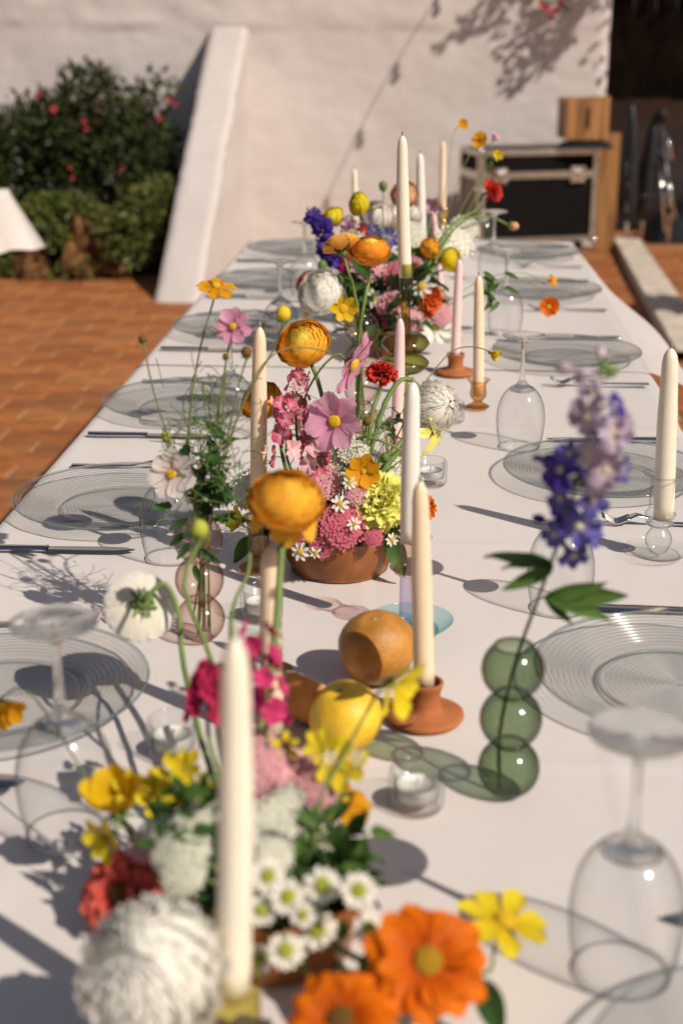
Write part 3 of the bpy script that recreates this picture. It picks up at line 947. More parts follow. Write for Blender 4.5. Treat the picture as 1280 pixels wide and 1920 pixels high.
def knife_proto():
    root = empty('table_knife', (0, 0, 0))
    def blade(a, b):
        y = .105 + b * .128
        w = .0095 + .0015 * sin(b * pi) - .008 * max(0, (b - .8) / .2) ** 2
        return ((a - .5) * 2 * w, y, .0042 + .0012 * (1 - (2 * a - 1) ** 2))
    MB().grid(blade, 6, 20).build('blade', CUTLERY, root)
    h = MB()
    pr = [(.0, .0030), (.004, .0062), (.02, .0078), (.06, .0070), (.095, .0058), (.108, .0075)]
    pts = spline([Vector((0, y, r)) for y, r in pr], 20)
    def hn(a, b):
        p = pts[min(len(pts) - 1, int(b * (len(pts) - 1) + .5))]
        th = a * 2 * pi
        return (p.z * 1.25 * cos(th), p.y, .0046 + .0042 * sin(th))
    h.grid(hn, 12, len(pts) - 1)
    h.build('handle', CUTLERY, root)
    return remember(root)

def fork_proto():
    root = empty('table_fork', (0, 0, 0))
    zc = lambda y: .004 + .012 * max(0, min(1, (y - .10) / .05)) - .013 * max(0, min(1, (y - .150) / .03)) + .014 * max(0, (y - .175) / .03) ** 1.5
    def hn(a, b):
        y = b * .165
        w = .0085 - .0055 * min(1, b / .7) if b < .7 else .003 + .009 * ((b - .7) / .3) ** 1.3
        th = a * 2 * pi
        return (w * cos(th), y, zc(y) + .0018 * sin(th))
    MB().grid(hn, 10, 34).build('handle', CUTLERY, root)
    for k in range(4):
        x = -.0098 + k * .0065
        MB().tube([(x, .160 + i * .0052, zc(.160 + i * .0052)) for i in range(9)], [.0022] * 6 + [.0019, .0016, .0010], 6).build('tine', CUTLERY, root)
    return remember(root)

PL, WG, KN, FK = plate_proto(), wine_proto(), knife_proto(), fork_proto()
def place(proto, used, loc, rz, label, cat, group, scale=1.0):
    if not used:
        o = proto; o.location = loc; o.rotation_euler = (0, 0, rz); o.scale = (scale,) * 3
        used.append(1)
    else:
        o = copy_tree(proto, loc, rz, scale)
    return tag(o, label, cat, group)
uP, uW, uK, uF = [], [], [], []
plates = [  # place, label
    ((-.475, 1.405), 'ribbed clear glass plate at left, behind the nearest upturned glass'),
    ((-.482, 2.065), 'ribbed clear glass plate at left, beside the pink bubble vase'),
    ((-.478, 2.665), 'third ribbed glass plate from the camera along the left side'),
    ((-.470, 3.375), 'fourth ribbed glass plate from the camera along the left side'),
    ((-.465, 4.03), 'second ribbed glass plate from the wall along the left side'),
    ((-.455, 4.63), 'ribbed glass plate closest to the wall along the left side'),
    ((.275, .80), 'ribbed glass plate cut off by the bottom right picture corner'),
    ((.284, 1.485), 'ribbed clear glass plate beside the green bubble vase'),
    ((.280, 2.265), 'ribbed clear glass plate behind the blue delphinium'),
    ((.290, 3.135), 'third ribbed glass plate seen along the right side, behind an upturned glass'),
    ((.285, 3.92), 'second ribbed glass plate from the wall along the right side'),
    ((.288, 4.60), 'ribbed glass plate closest to the flight case along the right side'),
]
for (x, y), lab in plates:
    place(PL, uP, (x, y, TZ + .0005 + (.0022 if y > 3.0 else 0)), rnd.uniform(0, 6), lab, 'plate', 'ribbed glass plates')
for i, (px, py, lab) in enumerate([
    (1166, 1822, 'nearest upturned wine glass at right, in front of the green vase'), (1047, 1140, 'upturned wine glass behind the delphinium leaves'),
    (973, 838, 'upturned wine glass beside the plate behind the blue delphinium, casting a long shadow'), (945, 628, 'upturned wine glass behind the peach candle in the amber holder'),
    (922, 530, 'second upturned wine glass from the flight case along the right side'), (903, 474, 'upturned wine glass just in front of the flight case'),
    (130, 1560, 'nearest upturned wine glass at left, in front of a glass plate'), (322, 1045, 'upturned wine glass behind the white cosmos and pink vase'),
    (436, 815, 'upturned wine glass below the pink cosmos with yellow eye'), (527, 655, 'upturned wine glass left of the white ranunculus'),
    (572, 556, 'upturned wine glass beside the purple delphinium, farthest on the left side')]):
    P = tp(px, py)
    place(WG, uW, (P.x, P.y, TZ + .0008 + (.0022 if P.y > 3.0 else 0)), rnd.uniform(0, 6), lab, 'wine glass', 'upturned wine glasses', 1.06 if i in (0, 6) else 1.0)
# cutlery: knives point to the middle of the table, forks the same
cut = []
for side, lst in (('left', [(1.225, 1.60), (1.865, 2.27), (2.46, 2.87), (3.17, 3.58), (3.83, 4.23), (4.44, 4.82)]), ('right', [(1.03, .58), (1.70, 1.265), (2.49, 2.035), (3.35, 2.90), (4.13, 3.70), (4.80, 4.39)])):
    for i, (ky, fy) in enumerate(lst):
        lab_n = ['nearest', 'second', 'third', 'fourth', 'fifth', 'last'][i]
        zt = TZ + .0006 + (.0022 if ky > 3.05 else 0)
        if side == 'left':
            kx = (-.665 if i in (1,) else -.64) + .012
            place(KN, uK, (kx, ky, zt), -pi / 2 + rnd.uniform(-.03, .03), 'silver table knife on the near side of the %s plate on the left' % lab_n, 'knife', 'table knives')
            place(FK, uF, (-.63 + .02, fy, zt), -pi / 2 + rnd.uniform(-.03, .03), 'silver table fork beyond the %s plate on the left' % lab_n, 'fork', 'table forks')
        else:
            place(KN, uK, (.435, ky, zt), pi / 2 + rnd.uniform(-.03, .03), 'silver table knife beyond the %s plate on the right' % lab_n, 'knife', 'table knives')
            if i > 1: place(FK, uF, (.44 if i != 2 else .455, fy, zt), pi / 2 + rnd.uniform(-.03, .03), 'silver table fork on the near side of the %s plate on the right' % lab_n, 'fork', 'table forks')

# ------------------------------------------------------------------ candles and holders
def wax(name, c): return mat(name, c, .38, .4, sss=.35, var=.03, vscale=20)
IVORY, PEACH, PINKW, WHITEW = wax('ivory_wax', (.80, .74, .60)), wax('peach_wax', (.84, .66, .47)), wax('pink_wax', (.80, .58, .56)), wax('white_wax', (.80, .76, .70))
WICK = mat('wick', (.30, .26, .20), .9, .1)
def candle(tip, bot, Y, r, m, label, two=None):
    P0, P1 = at(bot[0], bot[1], Y), at(tip[0], tip[1], Y)
    L = (P1 - P0).length
    root = empty('taper_candle', P0, label, 'candle', 'taper candles on the long table')
    M = frame(P0, P1 - P0)
    rt = r * .80
    prof = [(0, 0), (r, 0), (r, L * .25), (r * .93 + rt * .07, L * .55), (rt * 1.03, L * .82), (rt * .97, L * .90), (rt * .80, L * .945), (rt * .55, L * .968), (rt * .32, L * .980), (rt * .18, L * .985), (0, L * .986)]
    rc = random.Random(int(tip[0]) * 7)
    bx, by = rc.uniform(-.004, .004), rc.uniform(-.002, .002)
    cb = MB().lathe([(r_, z_) for i_ in range(len(prof) - 1) for (r_, z_) in [(prof[i_][0] + (prof[i_ + 1][0] - prof[i_][0]) * f_ / 3, prof[i_][1] + (prof[i_ + 1][1] - prof[i_][1]) * f_ / 3) for f_ in range(3)]] + [prof[-1]], 32, rib=lambda a, t: .012 * noise.noise(Vector((cos(a), sin(a), t * 7 + tip[0]))))
    cb.v = [(x_ + bx * sin(pi * z_ / L), y_ + by * sin(pi * z_ / L), z_) for (x_, y_, z_) in cb.v]
    cb.build('wax', m, root, M)
    w_ = MB(); w_.tube([(0, 0, L * .980), (.0006, 0, L * .995), (.0018, .0007, L + .003)], [.0014, .0014, .0019], 6); w_.build('wick', WICK, root, M)
    return P0

def lathe_obj(name, label, cat, P, parts, group='candle holders'):
    root = empty(name, P, label, cat, group)
    for nm, prof, m, n, smooth_n in parts:
        MB().lathe(spline2(prof, smooth_n) if smooth_n else prof, n).build(nm, m, root, T(P))
    return root

TERRA = mat('terracotta_clay', (.38, .130, .045), .8, .25, var=.18, vscale=25, bump=.0012, bscale=90)
def clay_holder(P, label, s=1.0):
    root = empty('clay_candle_holder', P, label, 'candle holder', 'candle holders')
    r = random.Random(int(P.y * 100))
    def rib(a, t): return .025 * noise.noise(Vector((cos(a) * 1.3, sin(a) * 1.3, t * 2 + P.y)))
    MB().lathe([(0, 0.001), (.040 * s, .001), (.0425 * s, .004), (.042 * s, .0075), (.037 * s, .009), (.024 * s, .010), (.020 * s, .0125)], 48, rib=rib).build('saucer', TERRA, root, T(P))
    MB().lathe(spline2([(.020, .0118), (.0172, .017), (.0162, .026), (.0172, .034), (.0192, .0405), (.0196, .0435), (.0182, .0450), (.0160, .0440), (.0145, .038), (.0138, .026), (0, .025)], 40), 40, T(0, 0, 0) @ S(s), rib=rib).build('cup', TERRA, root, T(P))
    return root

def gl(name, tint, edge, **k): return thin_glass(name, tint, edge, **k)
AMBER = gl('amber_glass', (.88, .66, .42), (.30, .13, .03))
ROSY = gl('rose_glass', (.93, .80, .74), (.50, .25, .16))
LAV = gl('lavender_glass', (.86, .82, .93), (.48, .42, .62))
CYAN = gl('aqua_glass', (.62, .87, .90), (.10, .46, .55))
OLIVE = gl('olive_glass', (.74, .74, .36), (.10, .11, .01), power=1.4)
GREEN = gl('green_glass', (.53, .63, .47), (.008, .025, .006), power=1.6)
YELLG = gl('yellow_glass', (.85, .78, .36), (.55, .45, .08))

# ivory candle at right in a clear holder
P = tp(1231, 1043)
lathe_obj('glass_candle_holder', 'clear glass candle holder with saucer foot at the right picture edge', 'candle holder', P, [
    ('saucer', [(0, .004), (.02, .003), (.038, .006), (.0455, .012), (.0462, .0135)], CLEAR, 56, 0),
    ('foot_bulb', [(.008, .005), (.013, .010), (.0185, .022), (.0175, .032), (.011, .042), (.010, .045)], CLEAR, 40, 24),
    ('stem_ring', [(.010, .045), (.0175, .0475), (.0195, .0515), (.0165, .0555), (.010, .057)], SOLID, 40, 16),
    ('collar', [(.010, .057), (.019, .0605), (.0215, .0645), (.018, .068), (.0165, .069)], CLEAR, 40, 16),
    ('cup', [(.0165, .069), (.0165, .085), (.0165, .108), (.0190, .117), (.0270, .1225), (.0290, .1245)], CLEAR, 48, 24)])
candle((1257, 648), (1243, 972), P.y, .0142, IVORY, 'ivory taper candle in the clear holder at the right picture edge')
# peach candle in the near clay holder
P = tp(796, 1347)
clay_holder(P, 'terracotta candle holder with saucer beside the green bubble vase', 1.0)
candle((787, 897), (795, 1287), P.y, .0112, PEACH, 'peach taper candle in the near terracotta holder')
# white candle in the lavender and aqua holder
P = tp(771, 1186)
lathe_obj('glass_candle_holder', 'lavender glass candle holder rising from an aqua dish', 'candle holder', P, [
    ('dish', [(0, .003), (.024, .003), (.040, .009), (.0505, .018), (.0512, .0195)], CYAN, 56, 24),
    ('dish_well', [(0, .0045), (.022, .0045), (.027, .0075), (.028, .009)], CYAN, 40, 0),
    ('tube', [(.0158, .004), (.0156, .03), (.0154, .062), (.0150, .078)], LAV, 40, 0),
    ('collar', [(.0155, .078), (.0225, .081), (.0235, .086), (.0170, .090)], ROSY, 40, 16),
    ('cup', [(.0155, .090), (.0160, .108), (.0165, .119), (.0205, .1245), (.0235, .1265)], ROSY, 40, 20)])
candle((774, 712), (767, 1015), P.y, .0112, WHITEW, 'white taper candle in the lavender glass holder')
# peach candle left, behind the blurred ranunculus
P = tp(486, 1068)
lathe_obj('glass_candle_holder', 'amber glass candle holder behind the blurred orange ranunculus', 'candle holder', P, [
    ('foot', [(0, .003), (.022, .003), (.027, .006), (.014, .014), (.009, .020)], AMBER, 40, 20),
    ('cup', [(.009, .020), (.014, .034), (.0145, .062), (.018, .074), (.022, .078)], AMBER, 40, 20)])
candle((487, 608), (485, 960), P.y, .0112, PEACH, 'peach taper candle left of the pink cosmos in the middle arrangement')
# peach candle in front of the cut orange
P = tp(512, 1392)
lathe_obj('glass_candle_holder', 'small clear candle holder hidden behind the near flowers', 'candle holder', P, [
    ('foot', [(0, .003), (.015, .003), (.017, .006), (.014, .010)], CLEAR, 40, 0), ('cup', [(.013, .010), (.0128, .03), (.015, .034)], CLEAR, 40, 0)])
candle((505, 1020), (512, 1368), P.y, .0118, PEACH, 'pale peach taper candle just left of the cut orange')
P = tp(520, 1278)
lathe_obj('glass_dish', 'little amber glass dish behind the pale peach candle', 'dish', P, [('dish', [(0, .003), (.012, .003), (.0165, .010), (.0175, .018)], gl('dark_amber_glass', (.55, .33, .12), (.18, .08, .02)), 36, 12)], 'dishes')
# near ivory candle in yellow glass
Yn = .82
P = at(436, 1900, Yn); P.z = TZ
zc = at(436, 1842, Yn).z
lathe_obj('glass_candle_holder', 'yellow glass candle holder at the bottom of the picture', 'candle holder', P, [
    ('foot', [(0, .003), (.034, .003), (.036, .008), (.016, .018), (.012, .026)], YELLG, 48, 20),
    ('cup', [(.012, .026), (.019, .036), (.0200, zc - TZ - .006), (.0212, zc - TZ + .004)], YELLG, 48, 16)])
candle((440, 1186), (436, 1866), Yn, .0122, IVORY, 'out of focus ivory taper candle closest to the camera')
# olive bubble candlestick
P = tp(757, 800)
ro = .0425
ol = empty('bubble_candlestick', P, 'olive glass candlestick with two flattened bubbles in the middle of the table', 'candle holder', 'candle holders')
zz = lambda py: at(760, py, P.y).z - TZ
for nm, prof, n in [('foot', [(0, .003), (.034, .003), (.037, .008), (.030, .016), (.012, .026), (.0075, .032)], 24),
    ('stem', [(.0075, .032), (.0072, .06), (.0075, zz(700))], 0),
    ('bubble', [(.0075, zz(700)), (.028, zz(697)), (ro, zz(684)), (ro, zz(676)), (.028, zz(665)), (.0075, zz(662))], 30),
    ('bubble', [(.0075, zz(662)), (.028, zz(660)), (ro, zz(647)), (ro, zz(638)), (.028, zz(625)), (.0095, zz(622))], 30),
    ('stem', [(.0095, zz(622)), (.0085, zz(590)), (.009, zz(545))], 0),
    ('cup', [(.009, zz(545)), (.0125, zz(541)), (.0125, zz(493))], 0)]:
    MB().lathe(spline2(prof, n) if n else prof, 44).build(nm, OLIVE, ol, T(P))
candle((754, 250), (760, 520), P.y, .0118, IVORY, 'tall ivory taper candle in the olive bubble candlestick')
# pink candle behind the red ranunculus
P = tp(742, 862)
lathe_obj('glass_candle_holder', 'rose glass candle holder behind the middle arrangement', 'candle holder', P, [
    ('foot', [(0, .003), (.026, .003), (.029, .006), (.014, .012)], ROSY, 40, 0), ('cup', [(.012, .012), (.0185, .018), (.020, .040), (.021, .046)], ROSY, 40, 14)])
candle((750, 593), (741, 832), P.y, .0100, PINKW, 'pale pink taper candle behind the red ranunculus')
# peach candle in amber goblet holder
P = tp(895, 766)
lathe_obj('glass_candle_holder', 'little amber goblet candle holder near the upturned glass', 'candle holder', P, [
    ('foot', [(0, .003), (.020, .003), (.0215, .006), (.012, .011), (.007, .016)], AMBER, 40, 20),
    ('cup', [(.007, .016), (.013, .021), (.0165, .030), (.0150, .040), (.0155, .050), (.022, .0575), (.023, .059)], AMBER, 40, 26)])
candle((897, 513), (896, 742), P.y, .0108, PEACH, 'pale peach taper candle in the little amber goblet holder')
P = tp(853, 701); P.z += .0
clay_holder(P, 'terracotta candle holder with saucer farther down the table', 1.0)
candle((861, 483), (853, 672), P.y, .0098, PINKW, 'pale pink taper candle in the far terracotta holder')
# far candles
def far_holder(P, label, m, h):
    lathe_obj('glass_candle_holder', label, 'candle holder', P, [('foot', [(0, .003), (.028, .003), (.030, .007), (.014, .016), (.010, .024)], m, 32, 16), ('cup', [(.010, .024), (.0135, .035), (.0140, h), (.018, h + .008)], m, 32, 16)])
P = tp(791, 604); P.z += .0022
far_holder(P, 'clear glass tube holder behind the olive candlestick', CLEAR, .12)
candle((787, 284), (791, 498), P.y, .0120, WHITEW, 'white taper candle right behind the tall ivory one')
P = tp(829, 500); P.z += .0022
BRASS = mat('brass', (.62, .40, .14), .22, .5, 1)
lathe_obj('brass_candlestick', 'thin brass candlestick in the far arrangement', 'candle holder', P, [('foot', [(0, .002), (.035, .002), (.036, .006), (.012, .014), (.006, .02)], BRASS, 32, 0),
    ('stem', [(.006, .02), (.005, .08), (.009, .10), (.005, .12), (.011, .132), (.006, .142), (.012, .155), (.013, .175), (.0, .172)], BRASS, 28, 34)])
candle((830, 262), (829, 402), P.y, .0105, PEACH, 'peach taper candle in the brass candlestick')
P = tp(664, 540); P.z += .0022
far_holder(P, 'clear holder of the candle left of the yellow buttercup', CLEAR, .07)
candle((664, 314), (664, 470), P.y, .0095, IVORY, 'ivory taper candle behind the yellow buttercup at the far end')
P = tp(826, 566); P.z += .0022
far_holder(P, 'low rose holder beside the yellow rose', ROSY, .03)
candle((812, 392), (826, 548), P.y, .0095, PINKW, 'leaning pale pink taper candle beside the far arrangement')

# ------------------------------------------------------------------ tea lights
def tealight(px, py, label, s=1.0):
    P = tp(px, py); P.z += .0008 + (.0022 if P.y > 3.0 else 0)
    root = empty('tea_light_holder', P, label, 'tea light', 'ribbed glass tea lights')
    rib = lambda a, t: .018 * abs(sin(a * 14)) * (1.6 if t < .85 else .2)
    MB().lathe([(0, .001), (.0245, .001), (.0262, .004), (.0265, .032), (.0262, .040)], 144, rib=rib).build('ribbed_wall', RIBG, root, T(P) @ S(s))
    MB().lathe([(.0262, .040), (.0250, .0415), (.0232, .040), (.0225, .012), (0, .011)], 64).build('inner_wall', RIBG, root, T(P) @ S(s))
    MB().lathe([(0, .0115), (.0195, .0115), (.0200, .0165), (.0200, .024), (.0188, .0240), (.0186, .0225), (0, .0222)], 40).build('wax', WHITEW, root, T(P) @ S(s))
    t = MB(); t.tube([(0, 0, .022), (.0005, 0, .030)], .0008, 6); t.build('wick', WICK, root, T(P) @ S(s))
RIBG = thin_glass('ribbed_glass', (.985, .99, .99), (.66, .69, .70), power=2.2)
tealight(780, 1512, 'ribbed glass tea light in front of the green bubble vase')
tealight(326, 1416, 'ribbed glass tea light between left plate and near arrangement')
tealight(491, 1160, 'ribbed glass tea light behind the pale peach candle')
tealight(806, 908, 'ribbed glass tea light right of the middle arrangement')
tealight(846, 790, 'ribbed glass tea light between amber holder and white mum', .9)

# ------------------------------------------------------------------ bubble vases
def bubble_vase(P, r, n, m, label, open_r=.6):
    root = empty('bubble_vase', P, label, 'vase', 'bubble vases')
    step = r * 1.74
    neck = sqrt(max(0, r * r - (step / 2) ** 2))
    for k in range(n):
        c = r * .97 + k * step
        a0 = -math.acos(.32) if k == 0 else -math.asin(step / 2 / r)
        a1 = math.asin(step / 2 / r) if k < n - 1 else math.acos(open_r)
        prof = []
        if k == 0: prof.append((0, .002))
        for i in range(25):
            a = a0 + (a1 - a0) * i / 24
            prof.append((r * cos(a), max(.0015, c + r * sin(a))))
        MB().lathe(prof, 48).build('bubble', m, root, T(P))
    t = MB(); rr = r * cos(a1); zt = c + r * sin(a1)
    t.tube([(rr * cos(2 * pi * i / 40), rr * sin(2 * pi * i / 40), zt) for i in range(41)], .0011, 6, False); t.build('lip', m, root, T(P))
    for k in range(n - 1):
        t = MB(); zt2 = r * .97 + (k + .5) * step
        t.tube([(neck * cos(2 * pi * i / 40), neck * sin(2 * pi * i / 40), zt2) for i in range(41)], .0014, 6, False); t.build('neck_ring', m, root, T(P))
    return Vector((P.x, P.y, TZ + zt))
PV1 = tp(951, 1488); PV2 = tp(378, 1200); PV3 = tp(676, 812)
M_V1 = bubble_vase(PV1, .0302, 3, GREEN, 'green glass vase of three stacked bubbles holding the delphinium')
PINKG = gl('pink_glass', (.96, .86, .81), (.26, .08, .03), power=1.9)
M_V2 = bubble_vase(PV2, .0295, 3, PINKG, 'pink glass vase of three stacked bubbles holding cosmos stems')
M_V3 = bubble_vase(PV3, .0315, 4, gl('faint_pink_glass', (.95, .87, .82), (.28, .14, .08), power=2.2), 'faint pink bubble vase holding ranunculus in mid table')
P = tp(738, 668); P.z += 0.0022
lathe_obj('amber_tumbler', 'amber glass tumbler beside the olive candlestick', 'tumbler', P, [('wall', [(0, .004), (.022, .004), (.026, .010), (.030, .05), (.0335, .075)], AMBER, 40, 0)], 'dishes')

# ------------------------------------------------------------------ bowls of the arrangements
BOWL = mat('glazed_brown_bowl', (.20, .062, .014), .30, .4, var=.22, vscale=14, bump=.0008, bscale=40, col2=(.25, .085, .020))
def bowl(P, r, h, label):
    prof = [(0, .001), (r * .76, .001), (r * .82, .004), (r * .92, h * .35), (r * .985, h * .70), (r, h * .92), (r * 1.0, h), (r * .975, h * 1.01), (r * .95, h * .97), (r * .9, h * .6), (r * .7, h * .3), (0, h * .25)]
    o = MB().lathe(spline2(prof, 48), 64).build('flower_bowl', BOWL, None, T(P))
    tag(o, label, 'bowl', 'brown flower bowls')
    return Vector((P.x, P.y, TZ + h))
PA1 = Vector((tp(631, 1088).x, tp(631, 1088).y + .053, TZ))
PA0 = Vector((-.118, .985, TZ))
PA2 = Vector((tp(722, 672).x, tp(722, 672).y + .06, TZ + .0022))
M_A1 = bowl(PA1, .081, .058, 'brown glazed bowl of the sharp middle flower arrangement')
M_A0 = bowl(PA0, .072, .060, 'brown bowl half hidden under the near blurred flowers')
M_A2 = bowl(PA2, .075, .060, 'brown bowl under the far flower arrangement behind the bubble vase')

# ------------------------------------------------------------------ fruit
def peel(name, c, c2): return mat(name, c, .38, .45, var=.16, vscale=26, bump=.0009, bscale=330, col2=c2, sss=.12)
def fruit(px, py, Y, rpx, m, label, seed, tilt=(0, 0), squash=.95):
    r = rpx * mpp(tp(px, py, TZ + .04))
    C = tp(px, py, TZ + r * squash * .985)
    root = empty('citrus_fruit', (C.x, C.y, TZ), label, 'fruit', 'citrus fruit')
    def fn(a, b):
        th, ph = a * 2 * pi, -pi / 2 + b * pi
        d = Vector((cos(ph) * cos(th), cos(ph) * sin(th), sin(ph)))
        k = r * (1 + .05 * noise.noise(d * 1.1 + Vector((seed, 0, 0))) + .012 * noise.noise(d * 4 + Vector((seed, 0, 0))))
        z = d.z * squash
        dim = max(0, 1 - (1 - d.z) / .06) * .06
        return (d.x * k, d.y * k, (z - dim) * k)
    M = T(C) @ Rx(tilt[0]) @ Ry(tilt[1])
    MB().grid(fn, 64, 48).build('peel', m, root, M)
    MB().lathe([(0, r * (squash - .05) + .0012), (.0022, r * (squash - .05) + .0010), (.0034, r * (squash - .052)), (.005, r * (squash - .06) - .001)], 10, rib=lambda a, t: .25 * sin(a * 5)).build('stem_scar', mat('stem_scar', (.30, .26, .10), .8, .2), root, M)
    return root
GF = peel('grapefruit_peel', (.40, .165, .025), (.50, .23, .042)); OY = peel('orange_peel', (.76, .45, .022), (.82, .53, .04)); OC = peel('cut_orange_peel', (.52, .20, .04), (.60, .26, .055))
fruit(706, 1213, 1.575, 73, GF, 'largest round grapefruit between the middle bowl and the clay candle holder', 1, (radians(14), radians(-4)))
fruit(648, 1342, 1.395, 70, OY, 'bright yellow-orange citrus fruit in front of the grapefruit', 2, (radians(12), radians(-10)), .93)
r = .038
C = tp(584, 1303, TZ + r * .78)
ct = empty('cut_orange', (C.x, C.y, TZ), 'cut half orange lying on its side behind the yellow fruit', 'fruit', 'citrus fruit')
CMx = T(C) @ Vector((.42, .62, .66)).normalized().to_track_quat('Z', 'Y').to_matrix().to_4x4()
MB().grid(lambda a, b: (r * cos(a * 2 * pi) * sin(b * pi / 2 + .0), r * sin(a * 2 * pi) * sin(b * pi / 2), -r * .98 * cos(b * pi / 2) + .006), 48, 18).build('peel', OC, ct, CMx)
MB().lathe([(r, .006), (r * .985, .0075), (r * .93, .0078), (r * .92, .0065)], 48).build('pith', mat('pith', (.75, .62, .40), .7, .2), ct, CMx)
for k in range(9):
    a = k * 2 * pi / 9
    q = MB(); n = 6
    pts = [(0.12 * r * cos(a + pi / 9), .12 * r * sin(a + pi / 9), .0068)] + [(.9 * r * cos(a + .05 + (2 * pi / 9 - .1) * i / n), .9 * r * sin(a + .05 + (2 * pi / 9 - .1) * i / n), .0068) for i in range(n + 1)]
    q.add(pts, [tuple(range(len(pts)))]); q.build('segment', mat('orange_pulp', (.70, .30, .04), .25, .5, var=.2, vscale=60), ct, CMx, False)

# ================================================================== flowers
STEM_G = mat('stem_green', (.15, .22, .055), .5, .4, var=.2, vscale=40, sss=.1)
STEM_D = mat('stem_dark', (.085, .13, .035), .5, .4, var=.2, vscale=40)
STEM_B = mat('stem_brownish', (.17, .17, .06), .55, .3, var=.25, vscale=50)
CALYX = mat('calyx_green', (.12, .19, .045), .55, .3, var=.2, vscale=60)
LEAF_A = petal_mat('leaf_deep', (.035, .085, .022), (.055, .12, .03), .25, rough=.45, vein=.2, jitter=.35)
LEAF_B = petal_mat('leaf_fresh', (.07, .15, .03), (.11, .20, .045), .3, rough=.45, vein=.2, jitter=.35)
EYE_Y = mat('flower_eye_yellow', (.70, .47, .03), .8, .2, var=.25, vscale=400)
EYE_G = mat('flower_eye_green', (.38, .42, .06), .8, .2, var=.25, vscale=300)
EYE_Z = mat('flower_eye_amber', (.42, .24, .02), .8, .2, var=.5, vscale=300)
EYE_B = mat('flower_eye_brown', (.16, .085, .02), .8, .2, var=.4, vscale=400)

PM = {}
def petal(key, m, width=.7, base=.12, peak=.68, cup=.12, curl=.0, tip=.18, teeth=0.0, ruffle=0.0, nu=6, nv=8, seed=0):
    """one petal of length 1 along +Y, its face to +Z"""
    k = (key, m.name)
    if k in PM: return PM[k]
    r = random.Random(seed + len(key))
    ph = r.uniform(0, 6)
    def fn(a, b):
        u = a * 2 - 1
        if b < peak: w = base + (1 - base) * sin(b / peak * pi / 2) ** 1.2
        else: w = sqrt(max(0, 1 - ((b - peak) / (1.02 - peak)) ** 2 * (1 - .3)))
        x = u * w * width / 2
        y = b * (1 - tip * u * u * b ** 2) + teeth * b ** 6 * (abs(sin(1.5 * pi * (u + 1))) - .5)
        z = cup * u * u * (w ** 2) * .6 + curl * b * b + ruffle * b ** 1.5 * (sin(5.5 * u + ph) * .6 + .4 * sin(9 * u + 4 * b + ph)) + .02 * sin(7 * b + ph)
        return (x, y, z)
    PM[k] = MB().grid(fn, nu, nv).mesh('petal', m)
    return PM[k]

def eye_mesh(m, kind='dome', seed=0):
    k = ('eye' + kind, m.name)
    if k in PM: return PM[k]
    mb = MB()
    r = random.Random(seed)
    mb.ball((0, 0, 0), 1, 16, 10, sc_=(1, 1, .55), bump=.1)
    for i in range(70):
        t = (i + .5) / 70; rad = sqrt(t) * .95; a = i * 2.39996
        z = .55 * sqrt(max(0, 1 - rad * rad))
        mb.ball((rad * cos(a), rad * sin(a), z), .11 * r.uniform(.8, 1.3), 5, 4)
    PM[k] = mb.mesh('flower_eye', m)
    return PM[k]
def calyx_mesh():
    if 'cal' in PM: return PM['cal']
    mb = MB()
    mb.lathe([(0, -.5), (.22, -.45), (.45, -.2), (.5, 0), (.35, .05)], 12)
    for i in range(7):
        mb.grid(lambda a, b: ((a - .5) * .34 * (1 - b ** 2), b * .75, .12 * b - .25 * b * b), 2, 4, Rz(i * 2 * pi / 7) @ T(0, .3, -.05))
    PM['cal'] = mb.mesh('calyx', CALYX)
    return PM['cal']

def stem_of(root, pts, r0, r1, m, name='stem', n=18):
    sp_ = spline(pts, n)
    k = len(sp_)
    MB().tube(sp_, [r0 + (r1 - r0) * i / (k - 1) for i in range(k)], 8).build(name, m, root, Matrix.Identity(4))

def H(px, py, Y): return at(px, py, Y)

def start(mouth, spread=.5, rad=.05, z=-.025):
    a = rnd.uniform(0, 2 * pi); q = rnd.uniform(0, spread) * rad
    return Vector((mouth.x + q * cos(a), mouth.y + q * sin(a), mouth.z + z))

def new_flower(name, label, base, group, cat='flower'):
    return empty(name, base, label, cat, group)

def bloom_cosmos(root, M, r, m, eye=EYE_Y, n=8, tilt=.22, width=.78, curl=-.05, cup=.15, key='cosmos', eye_r=.2, jit=.16, teeth=.05, ruffle=.035):
    rr = random.Random(int(M.translation.x * 1000) + int(M.translation.z * 700))
    ms = [petal(key + str(q), m, width, .13, .70, cup, curl, .12, teeth, ruffle, seed=q * 7) for q in range(3)]
    for i in range(n):
        put('petal', ms[i % 3], root, M @ Rz(i * 2 * pi / n + rr.uniform(-.07, .07)) @ T(0, r * .07, -.002 * (i % 2)) @ Rx(tilt + rr.uniform(-jit, jit)) @ Ry(rr.uniform(-.15, .15)) @ S(r * rr.uniform(.88, 1.0)))
    put('flower_eye', eye_mesh(eye), root, M @ T(0, 0, r * .05) @ S(r * eye_r))
    put('calyx', calyx_mesh(), root, M @ T(0, 0, -r * .09) @ S(r * .34))

def shell_petal(key, m, R, pol0, pol1, half, flare, ruffle, seed):
    k = (key, m.name)
    if k in PM: return PM[k]
    ph = seed * 1.7
    def fn(a, b):
        u = a * 2 - 1
        pol = pol0 + (pol1 - pol0) * b
        pol += .28 * u * u * b ** 2
        wid = half * (.25 + .75 * sin(min(1, b * 1.25) * pi / 2))
        az = u * wid
        rad = R * (1 + flare * b ** 3 + ruffle * b * b * sin(6 * u + ph) + .010 * sin(3 * u + ph * 2))
        return (rad * sin(pol) * sin(az), rad * sin(pol) * cos(az), rad * cos(pol))
    PM[k] = MB().grid(fn, 8, 7).mesh('petal', m)
    return PM[k]

